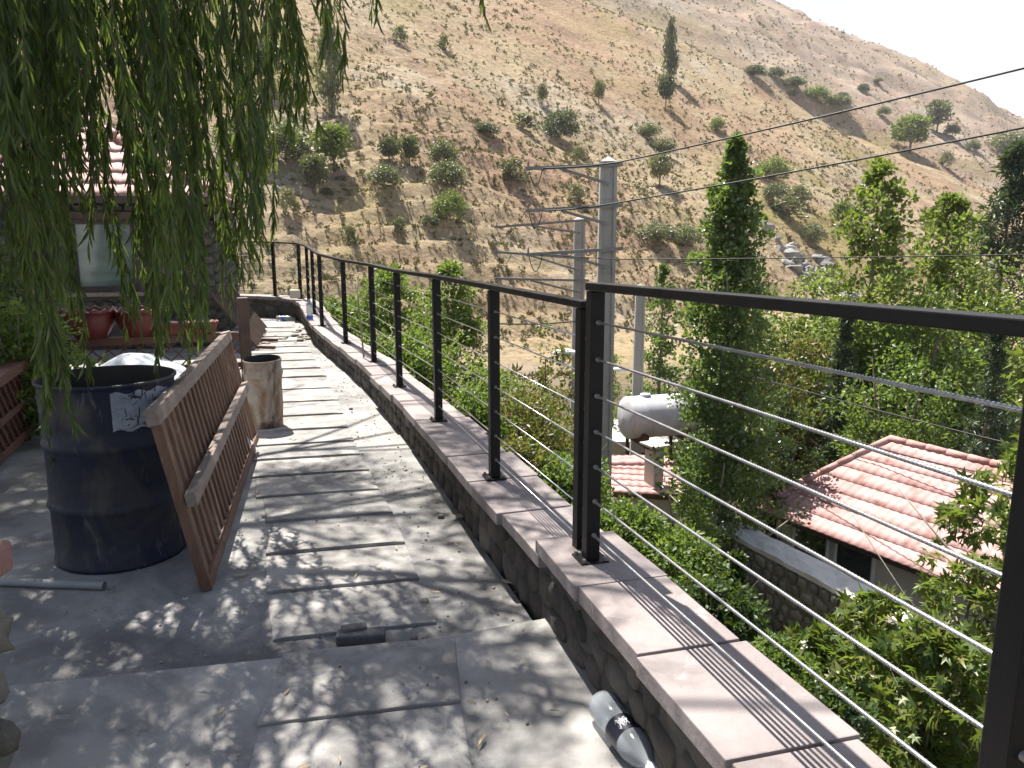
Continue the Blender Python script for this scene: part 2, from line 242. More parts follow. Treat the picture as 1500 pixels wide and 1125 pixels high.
class MB:
    def __init__(s): s.v = []; s.f = []; s.sm = []
    def add(s, vs, fs, smooth=False):
        n = len(s.v); s.v += [tuple(v) for v in vs]
        for f in fs: s.f.append(tuple(i + n for i in f)); s.sm.append(smooth)
    def box(s, c, size, rz=0.0, mtx=None):
        hx, hy, hz = size[0] / 2, size[1] / 2, size[2] / 2
        vs = [Vector((x, y, z)) for z in (-hz, hz) for y in (-hy, hy) for x in (-hx, hx)]
        rm = mtx if mtx is not None else Matrix.Rotation(rz, 3, 'Z'); c = Vector(c)
        s.add([c + rm @ v for v in vs], [(0, 2, 3, 1), (4, 5, 7, 6), (0, 1, 5, 4), (1, 3, 7, 5), (3, 2, 6, 7), (2, 0, 4, 6)])
    def bar(s, a, b, wd, ht, up=(0, 0, 1)):   # rectangular bar from a to b
        a, b = Vector(a), Vector(b); d = b - a; L = d.length; d.normalize()
        x = d.cross(Vector(up))
        if x.length < 1e-5: x = d.cross(Vector((1, 0, 0)))
        x.normalize(); z = x.cross(d).normalized()
        s.box((a + b) / 2, (wd, L, ht), mtx=Matrix((x, d, z)).transposed())
    def tube(s, pts, rad, n=8, cap=True, smooth=True):
        pts = [Vector(p) for p in pts]; k = len(pts)
        if not hasattr(rad, '__len__'): rad = [rad] * k
        ref = None; vs = []
        for i, p in enumerate(pts):
            d = (pts[min(i + 1, k - 1)] - pts[max(i - 1, 0)])
            d = d.normalized() if d.length > 1e-9 else Vector((0, 0, 1))
            if ref is None:
                ref = d.cross(Vector((0, 0, 1)))
                if ref.length < 1e-3: ref = d.cross(Vector((1, 0, 0)))
            x = (ref - d * ref.dot(d))
            x.normalize(); y = d.cross(x); ref = x
            for j in range(n):
                a = 2 * math.pi * j / n; vs.append(p + (x * math.cos(a) + y * math.sin(a)) * rad[i])
        fs = [(i * n + j, i * n + (j + 1) % n, (i + 1) * n + (j + 1) % n, (i + 1) * n + j) for i in range(k - 1) for j in range(n)]
        if cap: fs += [tuple(range(n - 1, -1, -1)), tuple((k - 1) * n + j for j in range(n))]
        s.add(vs, fs, smooth)
    def lathe(s, prof, n=40, c=(0, 0, 0), mtx=None, fn=None, smooth=True):
        vs = []; c = Vector(c)
        for (r, z) in prof:
            for j in range(n):
                a = 2 * math.pi * j / n; v = Vector((r * math.cos(a), r * math.sin(a), z))
                if fn: v = fn(v, a)
                vs.append(c + (mtx @ v if mtx is not None else v))
        k = len(prof)
        fs = [(i * n + j, i * n + (j + 1) % n, (i + 1) * n + (j + 1) % n, (i + 1) * n + j) for i in range(k - 1) for j in range(n)]
        s.add(vs, fs, smooth)
    def prism(s, poly, z0, z1):
        n = len(poly); vs = [(p[0], p[1], z0) for p in poly] + [(p[0], p[1], z1) for p in poly]
        s.add(vs, [tuple(range(n - 1, -1, -1)), tuple(range(n, 2 * n))] + [(i, (i + 1) % n, n + (i + 1) % n, n + i) for i in range(n)])
    def stone(s, c, rx, ry, rz, rng, mtx=None, ex=0.6, nz=0.20):   # rounded irregular stone
        nu, nv = 8, 5; vs = []; c = Vector(c); ph = rng.random() * 50
        for i in range(nv + 1):
            t = math.pi * i / nv
            for j in range(nu):
                a = 2 * math.pi * j / nu
                q = lambda u: math.copysign(abs(u) ** ex, u)
                v = Vector((q(math.sin(t)) * q(math.cos(a)) * rx, q(math.sin(t)) * q(math.sin(a)) * ry, q(math.cos(t)) * rz))
                v *= 1 + nz * noise.noise(v * 9 / max(0.05, (rx + ry + rz)) * 0.6 + Vector((ph, ph, ph)))
                vs.append(c + (mtx @ v if mtx is not None else v))
        fs = [(i * nu + j, (i + 1) * nu + j, (i + 1) * nu + (j + 1) % nu, i * nu + (j + 1) % nu) for i in range(nv) for j in range(nu)]
        s.add(vs, fs, True)
    def mesh(s, name):
        me = bpy.data.meshes.new(name); me.from_pydata(s.v, [], s.f); me.update()
        me.polygons.foreach_set('use_smooth', s.sm); return me
    def build(s, name, m, parent=None, bevel=0.0):
        if parent is not None:
            s.v = [tuple(inv(parent, p)) for p in s.v] if getattr(s, 'world', True) else s.v
        o = link_mesh(name, s.mesh(name), m, parent)
        if bevel:
            bv = o.modifiers.new('bevel', 'BEVEL'); bv.width = bevel; bv.segments = 2; bv.limit_method = 'ANGLE'; bv.angle_limit = R(40)
        return o

def local(): b = MB(); b.world = False; return b

# leaves ------------------------------------------------------------------------------------------
LEAF = {
 'rhomb': (np.array([(0, 0, 0), (.45, .5, .12), (1, 0, -.05), (.45, -.5, .12)], float), [(0, 1, 2), (0, 2, 3)]),
 'lance': (np.array([(0, 0, 0), (.3, .5, .03), (.7, .38, 0), (1, 0, -.12), (.7, -.38, 0), (.3, -.5, .03)], float), [(0, 1, 2, 3), (0, 3, 4, 5)]),
 'lobed': (np.array([(.35, 0, 0), (0, 0, 0), (-.02, .42, -.06), (.22, .15, .03), (.62, .50, -.10), (.50, .13, .02), (1, 0, -.22), (.50, -.13, .02), (.62, -.50, -.10), (.22, -.15, .03), (-.02, -.42, -.06)], float),
           [(0, i, i + 1) for i in range(1, 10)] + [(0, 10, 1)]),
}
def leaves_mesh(name, pos, ax, nr, ln, wd, shape):
    T, faces = LEAF[shape]; N = len(pos); k = len(T)
    ax = ax / (np.linalg.norm(ax, axis=1, keepdims=True) + 1e-9)
    sd = np.cross(nr, ax); sd /= (np.linalg.norm(sd, axis=1, keepdims=True) + 1e-9)
    up = np.cross(ax, sd)
    V = (pos[:, None, :] + T[None, :, 0, None] * ln[:, None, None] * ax[:, None, :]
         + T[None, :, 1, None] * wd[:, None, None] * sd[:, None, :] + T[None, :, 2, None] * ln[:, None, None] * up[:, None, :]).reshape(-1, 3)
    loops = np.concatenate([np.array(f) for f in faces]); cnt = np.array([len(f) for f in faces])
    LI = (loops[None, :] + (np.arange(N) * k)[:, None]).reshape(-1)
    tot = np.tile(cnt, N); start = np.concatenate([[0], np.cumsum(tot)[:-1]])
    me = bpy.data.meshes.new(name); me.vertices.add(len(V)); me.vertices.foreach_set('co', V.astype(np.float32).ravel())
    me.loops.add(len(LI)); me.loops.foreach_set('vertex_index', LI.astype(np.int32))
    me.polygons.add(len(tot)); me.polygons.foreach_set('loop_start', start.astype(np.int32))
    try: me.polygons.foreach_set('loop_total', tot.astype(np.int32))
    except Exception: pass
    me.update(calc_edges=True); return me
def unit(rng, n):
    v = rng.normal(size=(n, 3)); return v / np.linalg.norm(v, axis=1, keepdims=True)
def clump_leaves(rng, cents, rads, per, upb=0.6):
    """leaf positions and directions round clump centres; leaves point outward, a bit up"""
    N = len(cents) * per
    c = np.repeat(cents, per, axis=0); r = np.repeat(rads, per)
    d = unit(rng, N); rr = r * rng.random(N) ** 0.45
    p = c + d * rr[:, None] * np.array([1, 1, 0.8])
    ax = d + 0.7 * unit(rng, N); nr = unit(rng, N) * 0.8 + np.array([0, 0, upb])
    return p, ax, nr

# ------------------------------------------------------------------ terrain
WX = [(-6, 2.2), (0, .95), (1.5, .75), (2.7, .45), (4, .22), (6.4, -.65), (9.3, -1.72), (11.5, -2.6), (13.5, -3.2), (15.2, -3.7), (17, -4.2)]
def wall_x(Y):
    return float(np.interp(Y, [a for a, b in WX], [b for a, b in WX]))
def G(X, Y, detail=True):
    d = max((X - wall_x(Y)) * 0.93, (Y - 15.6)) if X > -40 else Y - 15.6
    t = min(max(d / 5.4, 0), 1); t = t * t * (3 - 2 * t)
    val = -0.55 - 4.5 * t - 0.02 * max(d - 5.4, 0)
    hill = 1.5 - 30 + 0.477 * Y - 0.44 * X
    hill -= 5.0 * math.exp(-((Y - 188 - 6 * noise.noise(Vector((X * .02, 0, 3)))) / 13) ** 2)
    if 25 < Y < 130: hill += 0.17 * min(1, (130 - Y) / 60) * math.sin(2 * math.pi * (hill + 1.6 * noise.noise(Vector((X * .06, Y * .06, 5)))) / 1.25)
    if Y > 380: hill -= 0.006 * (Y - 380) ** 2
    if detail and Y > 25:
        v = Vector((X, Y, 0)); a = min(1, (Y - 25) / 30)
        hill += a * (2.4 * noise.noise(v * 0.022) + 1.6 * noise.noise(v * 0.07 + Vector((9, 3, 0))) + 0.5 * noise.noise(v * 0.25) + 0.22 * noise.noise(v * 0.7))
        if Y > 150: hill += min(1, (Y - 150) / 100) * (7 * noise.noise(v * 0.012 + Vector((2, 7, 1))) + 3.5 * noise.noise(v * 0.05) + 1.8 * noise.noise(v * .16) + 1.0 * noise.noise(v * .4))
    k = 3.0; h = max(min(0.5 + 0.5 * (hill - val) / k, 1), 0)
    return val + (hill - val) * h + k * h * (1 - h) * 0.5
def hit(px, py, y0=18.0, y1=430.0):
    d = ray(px, py); Y = y0
    while Y < y1:
        z = CAM_H + d[2] / d[1] * Y; X = d[0] / d[1] * Y
        if z < G(X, Y): return Vector((X, Y, G(X, Y)))
        Y *= 1.004
    return None
def make_ground():
    ys = [-14.0]
    while ys[-1] < 470:
        y = ys[-1]; ys.append(y + (1.0 if y < -1 else 0.5 if y < 20 else max(0.4, 0.0075 * y)))
    us = np.arange(-1.35, 1.6, 0.0078); nu = len(us); vs = []
    for y in ys:
        sp = max(y, 0) + 16 * math.exp(-max(y, 0) / 25)
        for u in us:
            X = u * sp; vs.append((X, y, G(X, y)))
    fs = [(i * nu + j, i * nu + j + 1, (i + 1) * nu + j + 1, (i + 1) * nu + j) for i in range(len(ys) - 1) for j in range(nu - 1)]
    me = bpy.data.meshes.new('ground'); me.from_pydata(vs, [], fs); me.update(); me.polygons.foreach_set('use_smooth', [True] * len(fs))
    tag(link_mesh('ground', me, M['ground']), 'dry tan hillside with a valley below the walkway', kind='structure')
make_ground()

# ------------------------------------------------------------------ wall lines
NEAR = [Vector(p) for p in [(.28, 2.68, .34), (.735, 1.06, .397), (1.03, -.1, .40), (1.30, -1.2, .42)]]      # post feet, going toward the camera
FARL = [Vector(p) for p in [(.255, 2.80, .27), (-.09, 3.92, .25), (-.5, 5.29, .22), (-.95, 6.62, .19), (-1.39, 7.94, .18), (-1.97, 9.39, .17), (-2.61, 10.93, .19),
        (-3.02, 12.2, .22), (-3.43, 13.5, .25), (-3.80, 14.4, .27), (-4.35, 14.72, .29), (-5.7, 15.0, .30), (-7.1, 15.2, .30), (-8.6, 15.35, .30)]]
def resample(pl, step):
    out = [pl[0].copy()]; cum = [0]
    for a, b in zip(pl, pl[1:]): cum.append(cum[-1] + (b - a).length)
    n = max(1, round(cum[-1] / step))
    for i in range(1, n + 1):
        s = cum[-1] * i / n; k = max(j for j in range(len(cum)) if cum[j] <= s + 1e-9); k = min(k, len(pl) - 2)
        out.append(pl[k].lerp(pl[k + 1], (s - cum[k]) / (cum[k + 1] - cum[k])))
    return out
def smooth_line(pl, it=2):
    for _ in range(it):
        q = [pl[0].copy()]
        for a, b in zip(pl, pl[1:]): q += [a.lerp(b, .25), a.lerp(b, .75)]
        q.append(pl[-1].copy()); pl = q
    return pl
def normals_right(pl):   # horizontal normal pointing to the right of travel (valley side when travelling away from the camera)
    out = []
    for i in range(len(pl)):
        d = pl[min(i + 1, len(pl) - 1)] - pl[max(i - 1, 0)]; d.z = 0; d.normalize(); out.append(Vector((d.y, -d.x, 0)))
    return out
def parapet(name, line, inner, outer, slab, ground_in, label, seed, flip=False):
    rng = random.Random(seed)
    root = empty(name, (line[0].x, line[0].y, ground_in), label, 'wall')
    pl = resample(smooth_line(line), slab); nr = normals_right(pl)
    if flip: nr = [-n for n in nr]
    th = 0.055
    for i in range(len(pl) - 1):
        b = MB(); a, c = pl[i], pl[i + 1]; na, nc = nr[i], nr[i + 1]; d = (c - a).normalized(); g = 0.006
        j1, j2, j3 = (rng.uniform(-.012, .012) for _ in range(3)); dz = rng.uniform(-.004, .004)
        A = a + d * g; C = c - d * g; k = 1; vs = []
        for t in range(k + 1):
            q = A.lerp(C, t / k); n = na.lerp(nc, t / k)
            for off in (-(inner + j1) + rng.uniform(-.006, .006), (outer + j2) + rng.uniform(-.006, .006)):
                pz = q + n * off; vs += [(pz.x, pz.y, q.z + dz - th), (pz.x, pz.y, q.z + dz + j3 * .3)]
        fs = []
        for t in range(k):
            o = t * 4; p = o + 4
            fs += [(o + 1, o + 3, p + 3, p + 1), (o, p, p + 2, o + 2), (o, o + 1, p + 1, p), (o + 2, p + 2, p + 3, o + 3)]
        fs += [(0, 2, 3, 1), (k * 4, k * 4 + 1, k * 4 + 3, k * 4 + 2)]
        if flip: fs = [f[::-1] for f in fs]
        b.add(vs, fs); b.build('coping_slab', M['coping'], root, bevel=0.0035)
    # mortar core and facing stones
    core = MB(); vs = []
    for p, n in zip(pl, nr):
        for off in (-(inner - .07), outer - .07):
            q = p + n * off; vs += [(q.x, q.y, ground_in - .9), (q.x, q.y, p.z - th + .002)]
    fs = []
    for t in range(len(pl) - 1):
        o = t * 4; p = o + 4; fs += [(o, o + 1, p + 1, p), (o + 2, p + 2, p + 3, o + 3), (o + 1, o + 3, p + 3, p + 1)]
    e = (len(pl) - 1) * 4; fs += [(0, 2, 3, 1), (e, e + 1, e + 3, e + 2)]
    core.add(vs, fs); core.build('wall_core', M['mortar'], root)
    st = MB(); fine = resample(smooth_line(line), .04); fn = normals_right(fine)
    if flip: fn = [-n for n in fn]
    L = (len(fine) - 1) * .04
    for side, off, z0 in ((-1, inner - .10, ground_in), (1, outer - .082, ground_in - .7)):
        s = 0.0
        zt = lambda i: fine[i].z - th
        hrow = z0 - .02; row = 0
        while True:
            h = rng.uniform(.085, .13); s = rng.uniform(-.05, .05)
            if hrow + h > zt(0) + .02 and hrow + h > max(zt(0), zt(len(fine) - 1)) + .03: break
            while s < L:
                wd = rng.uniform(.10, .22); i = int((s + wd / 2) / .04)
                if 0 <= i < len(fine):
                    p = fine[i] + fn[i] * side * off; zc = hrow + h / 2 + rng.uniform(-.012, .012)
                    if zc + h * .4 < zt(i):
                        ang = math.atan2(fn[i].y, fn[i].x)
                        st.stone((p.x, p.y, zc), .052, wd * .52, h * .55, rng, Matrix.Rotation(ang, 3, 'Z') @ Matrix.Rotation(rng.uniform(-.35, .35), 3, 'X'), .65, .4)
                s += wd + .008
            hrow += h + .006; row += 1
            if row > 14: break
    st.build('facing_stones', M['rubble'], root)
    return root
near_line = [Vector((.22, 2.80, .335))] + NEAR[1:]
parapet('parapet_wall', [Vector((.215, 2.93, .335)), NEAR[1].copy(), NEAR[2].copy(), NEAR[3].copy()], .14, .19, .50, 0.0, 'low stone parapet with raised pinkish coping slabs in the right foreground', 3, flip=True)
parapet('parapet_wall', [Vector((.235, 2.95, .262))] + FARL[1:], .14, .22, .50, -.1, 'long curving low stone parapet with pale coping running along the path to the far corner', 4)

# ------------------------------------------------------------------ paths
EDGE = [Vector((-3.2, 2.08, 0)), Vector((-1.62, 2.44, 0)), Vector((-.85, 2.60, 0)), Vector((-.21, 2.77, 0)), Vector((.13, 2.90, 0)), Vector((.30, 2.94, 0))]
def sheet(name, poly, z0, z1, m, label):
    b = MB(); b.prism([(p[0], p[1]) for p in poly], z0, z1); o = b.build(name, m); tag(o, label, kind='structure'); return o
inner_far = [(p - n * .08) for p, n in zip(resample(smooth_line(FARL), .5), normals_right(resample(smooth_line(FARL), .5)))]
sheet('path', [(-9, 1.0)] + [(-9, 15.3)] + [(p.x, p.y) for p in reversed(inner_far)] + [(.15, 2.5), (-1, 1.8)], -.7, -.10, M['concrete_stained'], 'grey concrete walkway surface leading away beside the parapet')
sheet('landing', [(-4, -2.5), (1.1, -2.5), (1.05, -1.2), (.86, -.1), (.56, 1.05)] + [(p.x, p.y) for p in reversed(EDGE)] + [(-4, 1.9)], -.3, 0.0, M['concrete'], 'grey concrete landing in the foreground one low step above the path')
RE = [(-.43, 3.46), (-.55, 3.89), (-.68, 4.34), (-.83, 4.76), (-.96, 5.16), (-1.09, 5.54), (-1.21, 5.92), (-1.34, 6.34), (-1.48, 6.83), (-1.64, 7.4), (-1.85, 7.99), (-2.04, 8.64), (-2.23, 9.17), (-2.43, 9.76),
      (-2.63, 10.37), (-2.81, 10.92), (-2.98, 11.47), (-3.17, 11.99), (-3.38, 12.55), (-3.58, 13.1), (-3.8, 13.65)]
def paving():
    b = MB(); rng = random.Random(8)
    def slab(n0, n1, f0, f1, zb, near, far):   # near-left, near-right, far-left, far-right corners
        k = 12; top = []; bot = []
        rows = []
        for e0, e1, zz in ((n0, n1, near), (f0, f1, far)):
            r = []
            for i in range(k + 1):
                p = e0.lerp(e1, i / k); jn = rng.uniform(-.0018, .0018); zz_ = zz * (.7 if i in (0, k) else 1)
                r.append((p.x + jn * .3, p.y + jn, zb + zz_ + rng.uniform(-.0008, .0008)))
            rows.append(r)
        vs = rows[0] + rows[1] + [(x, y, zb - .05) for x, y, z in rows[0]] + [(x, y, zb - .05) for x, y, z in rows[1]]
        n = k + 1; fs = []
        for i in range(k):
            fs += [(i, i + 1, n + i + 1, n + i), (2 * n + i, 2 * n + i + 1, i + 1, i), (n + i, n + i + 1, 3 * n + i + 1, 3 * n + i)]
        fs += [(0, n, 3 * n, 2 * n), (k, 2 * n + k, 3 * n + k, n + k)]
        b.add(vs, fs)
    d = Vector((-.975, -.22, 0))
    pts = [Vector((-.31, 3.04, 0))] + [Vector((x, y, 0)) for x, y in RE]
    for i in range(len(pts) - 1):
        a, c = pts[i], pts[i + 1]; wd = .66 + .02 * math.sin(i * 1.7) + .012 * i; g = (c - a).normalized() * .005
        l0 = a + d * (wd + rng.uniform(-.02, .02)); l1 = c + d * (wd + rng.uniform(-.02, .02))
        slab(l0, a, l1 - g, c - g, -.10, .019 + rng.uniform(-.003, .004), .0045)
    # slabs on the landing
    q = [Vector((-.215, 2.765, 0)), Vector((-.165, 2.33, 0)), Vector((-.08, 1.82, 0)), Vector((.0, 1.3, 0))]; dl = Vector((-.98, -.21, 0))
    for i in range(3):
        slab(q[i + 1] + dl * .63, q[i + 1], q[i] + dl * .62, q[i] - (q[i] - q[i + 1]).normalized() * .008, 0.0, .015, .0045)
    o = b.build('paving', M['paving'], bevel=.004); tag(o, 'worn grey stone slabs laid as shallow overlapping steps along the path', kind='structure')
paving()
def gravel():
    b = MB(); rng = random.Random(5)
    P = resample(smooth_line(FARL), .05); Nn = normals_right(P)
    for _ in range(420):
        i = rng.randrange(0, len(P) - 90); off = .15 + abs(rng.gauss(0, .28)); p = P[i] - Nn[i] * off
        if off > .75: continue
        r = rng.uniform(.002, .008) * (2.5 if rng.random() < .04 else 1)
        b.stone((p.x, p.y, -.10 + r * .4), r, r * rng.uniform(.6, 1.3), r * .7, rng)
    for _ in range(200):
        x = rng.uniform(-2.4, .2); y = rng.uniform(1.2, 5.2); zb = 0.0 if y < 2.8 + .23 * x else -.1
        r = rng.uniform(.002, .007); b.stone((x, y, zb + r * .4 + (.012 if -1.1 < x < -.2 else 0)), r, r * 1.2, r * .7, rng)
    for _ in range(60):
        p = Vector((-3.15, 12.0, 0)) + Vector((rng.gauss(0, .22), rng.gauss(0, .45), 0)); r = rng.uniform(.01, .05)
        b.stone((p.x, p.y, -.1 + r * .3), r, r * 1.3, r * .6, rng)
    tag(b.build('gravel', M['gravel']), 'loose grit and small stones scattered along the wall foot', kind='stuff')
gravel()
def leaf_litter():
    rng = np.random.default_rng(12); n = 150; x = rng.uniform(-2.3, .3, n); y = rng.uniform(1.3, 6.5, n); keep = (x < np.interp(y, [1, 2.7, 4, 6.5], [.45, .1, -.3, -1.2])) ; x, y = x[keep], y[keep]; n = len(x)
    z = np.where(y < 2.78 + .23 * x, .012, -.088) + .006; a = rng.random(n) * 6.28; ax = np.stack([np.cos(a), np.sin(a), rng.uniform(-.05, .2, n)], 1); ln = rng.uniform(.02, .06, n)
    me = leaves_mesh('leaf_litter', np.stack([x, y, z], 1), ax, np.tile([0, 0, 1.0], (n, 1)) + .3 * rng.normal(size=(n, 3)), ln, ln * .2, 'lance'); tag(link_mesh('leaf_litter', me, M['dry_leaf']), 'thin fallen willow leaves scattered on the ground', kind='stuff')
leaf_litter()

# ------------------------------------------------------------------ railings
def cable_mesh(b, pts, r, fine):
    if not fine:
        b.tube(pts, r, 6); return
    # twisted wire rope: lobed section turning along its length
    pts = [Vector(p) for p in pts]
    for a, c in zip(pts, pts[1:]):
        L = (c - a).length; n = max(2, int(L / .0042)); d = (c - a).normalized(); x = d.cross(Vector((0, 0, 1))).normalized(); y = d.cross(x); m = 12; vs = []
        for i in range(n + 1):
            p = a.lerp(c, i / n); tw = 2 * math.pi * (L * i / n) / .056
            for j in range(m):
                th = 2 * math.pi * j / m; rr = r * (1 + .26 * math.cos(6 * th)); vs.append(p + (x * math.cos(th + tw) + y * math.sin(th + tw)) * rr)
        b.add(vs, [(i * m + j, i * m + (j + 1) % m, (i + 1) * m + (j + 1) % m, (i + 1) * m + j) for i in range(n) for j in range(m)], True)
def railing(line, label, fine, ext0, ext1, seed):
    root = empty('cable_railing', line[0], label, 'railing'); H = .985; PW = .05
    n = len(line)
    for i, p in enumerate(line):
        d = line[min(i + 1, n - 1)] - line[max(i - 1, 0)]; rz = math.atan2(d.y, d.x)
        b = MB(); b.box((p.x, p.y, p.z + .008 + (H - .03 - .008) / 2), (PW, PW, H - .03 - .008), rz)
        po = b.build('post', M['black_paint'], root, bevel=.003)
        b = MB(); b.box((p.x, p.y, p.z + .005), (.105, .105, .009), rz)
        b.build('base_plate', M['black_paint'], po, bevel=.002)
        if p.y > 7: continue
        m3 = Matrix.Rotation(rz, 3, 'Z')
        for sx in (-1, 1):
            for sy in (-1, 1):
                q = p + m3 @ Vector((sx * .04, sy * .04, 0)); b = MB(); b.lathe([(.0005, .022), (.007, .022), (.008, .010)], 6, (q.x, q.y, p.z), smooth=False); b.build('bolt', M['bolt'], po)
        for k in range(7):   # cable ferrules and screw heads on the post
            z = p.z + .125 * (k + .82); b = MB(); b.tube([p + m3 @ Vector((-PW / 2 - .012, 0, z - p.z)), p + m3 @ Vector((PW / 2 + .012, 0, z - p.z))], .008, 8); b.build('cable_fitting', M['bolt'], po)
    b = MB()
    for i in range(n - 1):
        a = line[i].copy(); c = line[i + 1].copy(); a.z += H - .0145; c.z += H - .0145; d = (c - a).normalized()
        if i == 0: a -= d * ext0
        if i == n - 2: c += d * ext1
        b.bar(a, c, PW + .004, .026)
    b.build('top_rail', M['black_paint'], root, bevel=.003)
    for k in range(7):
        b = MB(); pts = [p + Vector((0, 0, .125 * (k + .82))) for p in line]
        if fine: cable_mesh(b, pts, .0036, True)
        else: cable_mesh(b, pts, .0031, False)
        b.build('steel_cable', M['steel'], root)
    return root
railing(NEAR, 'black near railing with taut steel cables over the raised right foreground wall', True, .03, .03, 1)
railing(FARL, 'black long railing of posts and steel cables following the curved parapet into the distance', False, .03, .0, 2)

# ------------------------------------------------------------------ foreground stone pier, pipe, rubbish
def pier():
    root = empty('stone_pier', (-1.8, 1.75, 0), 'rubble stone pier with pinkish brick cap at the lower left edge', 'pier'); rng = random.Random(11)
    b = MB(); b.box((-1.85, 1.6, .29), (.86, .66, .60)); b.build('pier_core', M['mortar_light'], root)
    st = MB()
    for face in (0, 1, 2):
        z = 0.02
        while z < .52:
            h = rng.uniform(.07, .13); s = 0
            Ls = .68 if face == 0 else .88
            while s < Ls - .04:
                wd = rng.uniform(.07, .16)
                if face == 0: c = (-1.415, 1.27 + s + wd / 2, z + h / 2); m3 = None; st.stone(c, .05, wd * .5, h * .5, rng, None, .75, .45)
                elif face == 1: c = (-2.28 + s + wd / 2, 1.935, z + h / 2); st.stone(c, wd * .5, .05, h * .5, rng, None, .75, .45)
                else: c = (-2.28 + s + wd / 2, 1.265, z + h / 2); st.stone(c, wd * .5, .05, h * .5, rng, None, .75, .45)
                s += wd + .012
            z += h + .008
    st.build('rubble_facing', M['rubble_pale'], root)
    for k, (x0, x1) in enumerate(((-2.32, -2.05), (-2.04, -1.70), (-1.69, -1.312))):
        b = MB(); b.box(((x0 + x1) / 2, 1.6, .655), (x1 - x0, .78, .085), rz=.02 * (k - 1)); b.build('cap_brick', M['brick'], root, bevel=.012)
pier()
b = MB(); a = on_z(24, 853, -.08); c = on_z(153, 858, -.08)
dirp = (c - a).normalized(); b.tube([a - dirp * .9, c], .019, 14, cap=False); b.tube([c, a - dirp * .9], .015, 14, cap=False)
tag(b.build('plastic_pipe', M['pvc']), 'grey plastic pipe lying on the ground in front of the blue drum', 'pipe')
p = on_z(529, 940, -.085)
b = MB(); b.box((p.x, p.y, -.062), (.19, .07, .045), rz=.12); b.box((p.x - .03, p.y + .02, -.036), (.1, .05, .02), rz=.3)
tag(b.build('broken_slab_piece', M['plank'], bevel=.01), 'dark chipped block lying at the foot of the step', 'block')
def leaf_obj(px, py, z, L, rz, label, curl=.3, W=.45):
    p = on_z(px, py, z); b = MB(); n = 6; vs = []
    for i in range(n + 1):
        t = i / n; wd = W * L * math.sin(math.pi * min(max(t, .03), .97)) ** .8 / 2
        for s in (-1, 0, 1): vs.append(Vector(((t - .5) * L, s * wd, .008 + curl * L * ((t - .5) ** 2) + abs(s) * curl * wd * .7)))
    fs = [(i * 3 + j, i * 3 + j + 1, i * 3 + j + 4, i * 3 + j + 3) for i in range(n) for j in range(2)]
    m3 = Matrix.Rotation(rz, 3, 'Z'); b.add([p + m3 @ v for v in vs], fs, True)
    o = b.build('dry_leaf', M['dry_leaf']); so_ = o.modifiers.new('thick', 'SOLIDIFY'); so_.thickness = .0015
    tag(o, label, 'leaf', 'dry leaves on the path')
leaf_obj(675, 760, -.1, .10, .3, 'broad pale dry leaf at the wall foot beside the path', .5, .6)
leaf_obj(466, 836, -.072, .10, .35, 'long thin curled dry leaf on a step slab in the middle of the path', .35, .16)
leaf_obj(352, 845, -.098, .06, .5, 'small dry leaf on the concrete beside the leaning wooden panel', .4, .3)
leaf_obj(745, 855, -.098, .07, -.5, 'pale leaf on the concrete strip near the foot of the raised wall', .2, .5)
leaf_obj(690, 1033, .03, .045, -.6, 'tiny pale leaf on the landing near the step joint', .3, .3)
def small_drum():
    c = on_z(384, 634, -.1); c.y += .17; c.x -= .02
    root = empty('metal_bin', (c.x, c.y, -.1), 'small burnt whitish metal bin beside the leaning wooden panel', 'bin')
    r = .145; b = local()
    def dent(v, a):
        k = 1 + .05 * math.sin(2 * a + 1) * math.exp(-((v.z - .3) / .15) ** 2) + .02 * noise.noise(v * 9); return Vector((v.x * k, v.y * k, v.z + .01 * math.sin(a) * (1 if v.z > .4 else 0)))
    b.lathe([(r * .94, 0), (r * .97, .015), (r * .96, .06), (r * .97, .2), (r * .95, .33), (r * .98, .40), (r * 1.06, .45), (r * 1.08, .47), (r * 1.0, .50), (r * 1.02, .54), (r * 1.05, .555), (r * 1.05, .57), (r * 1.01, .575)], 40, fn=dent)
    b.build('bin_body', M['burnt'], root)
    b = local(); b.lathe([(r * 1.01, .5751), (r * .97, .56), (r * .93, .4), (r * .93, .03), (.001, .02)], 40, fn=dent); b.build('bin_inside', M['drum_inside'], root)
small_drum()
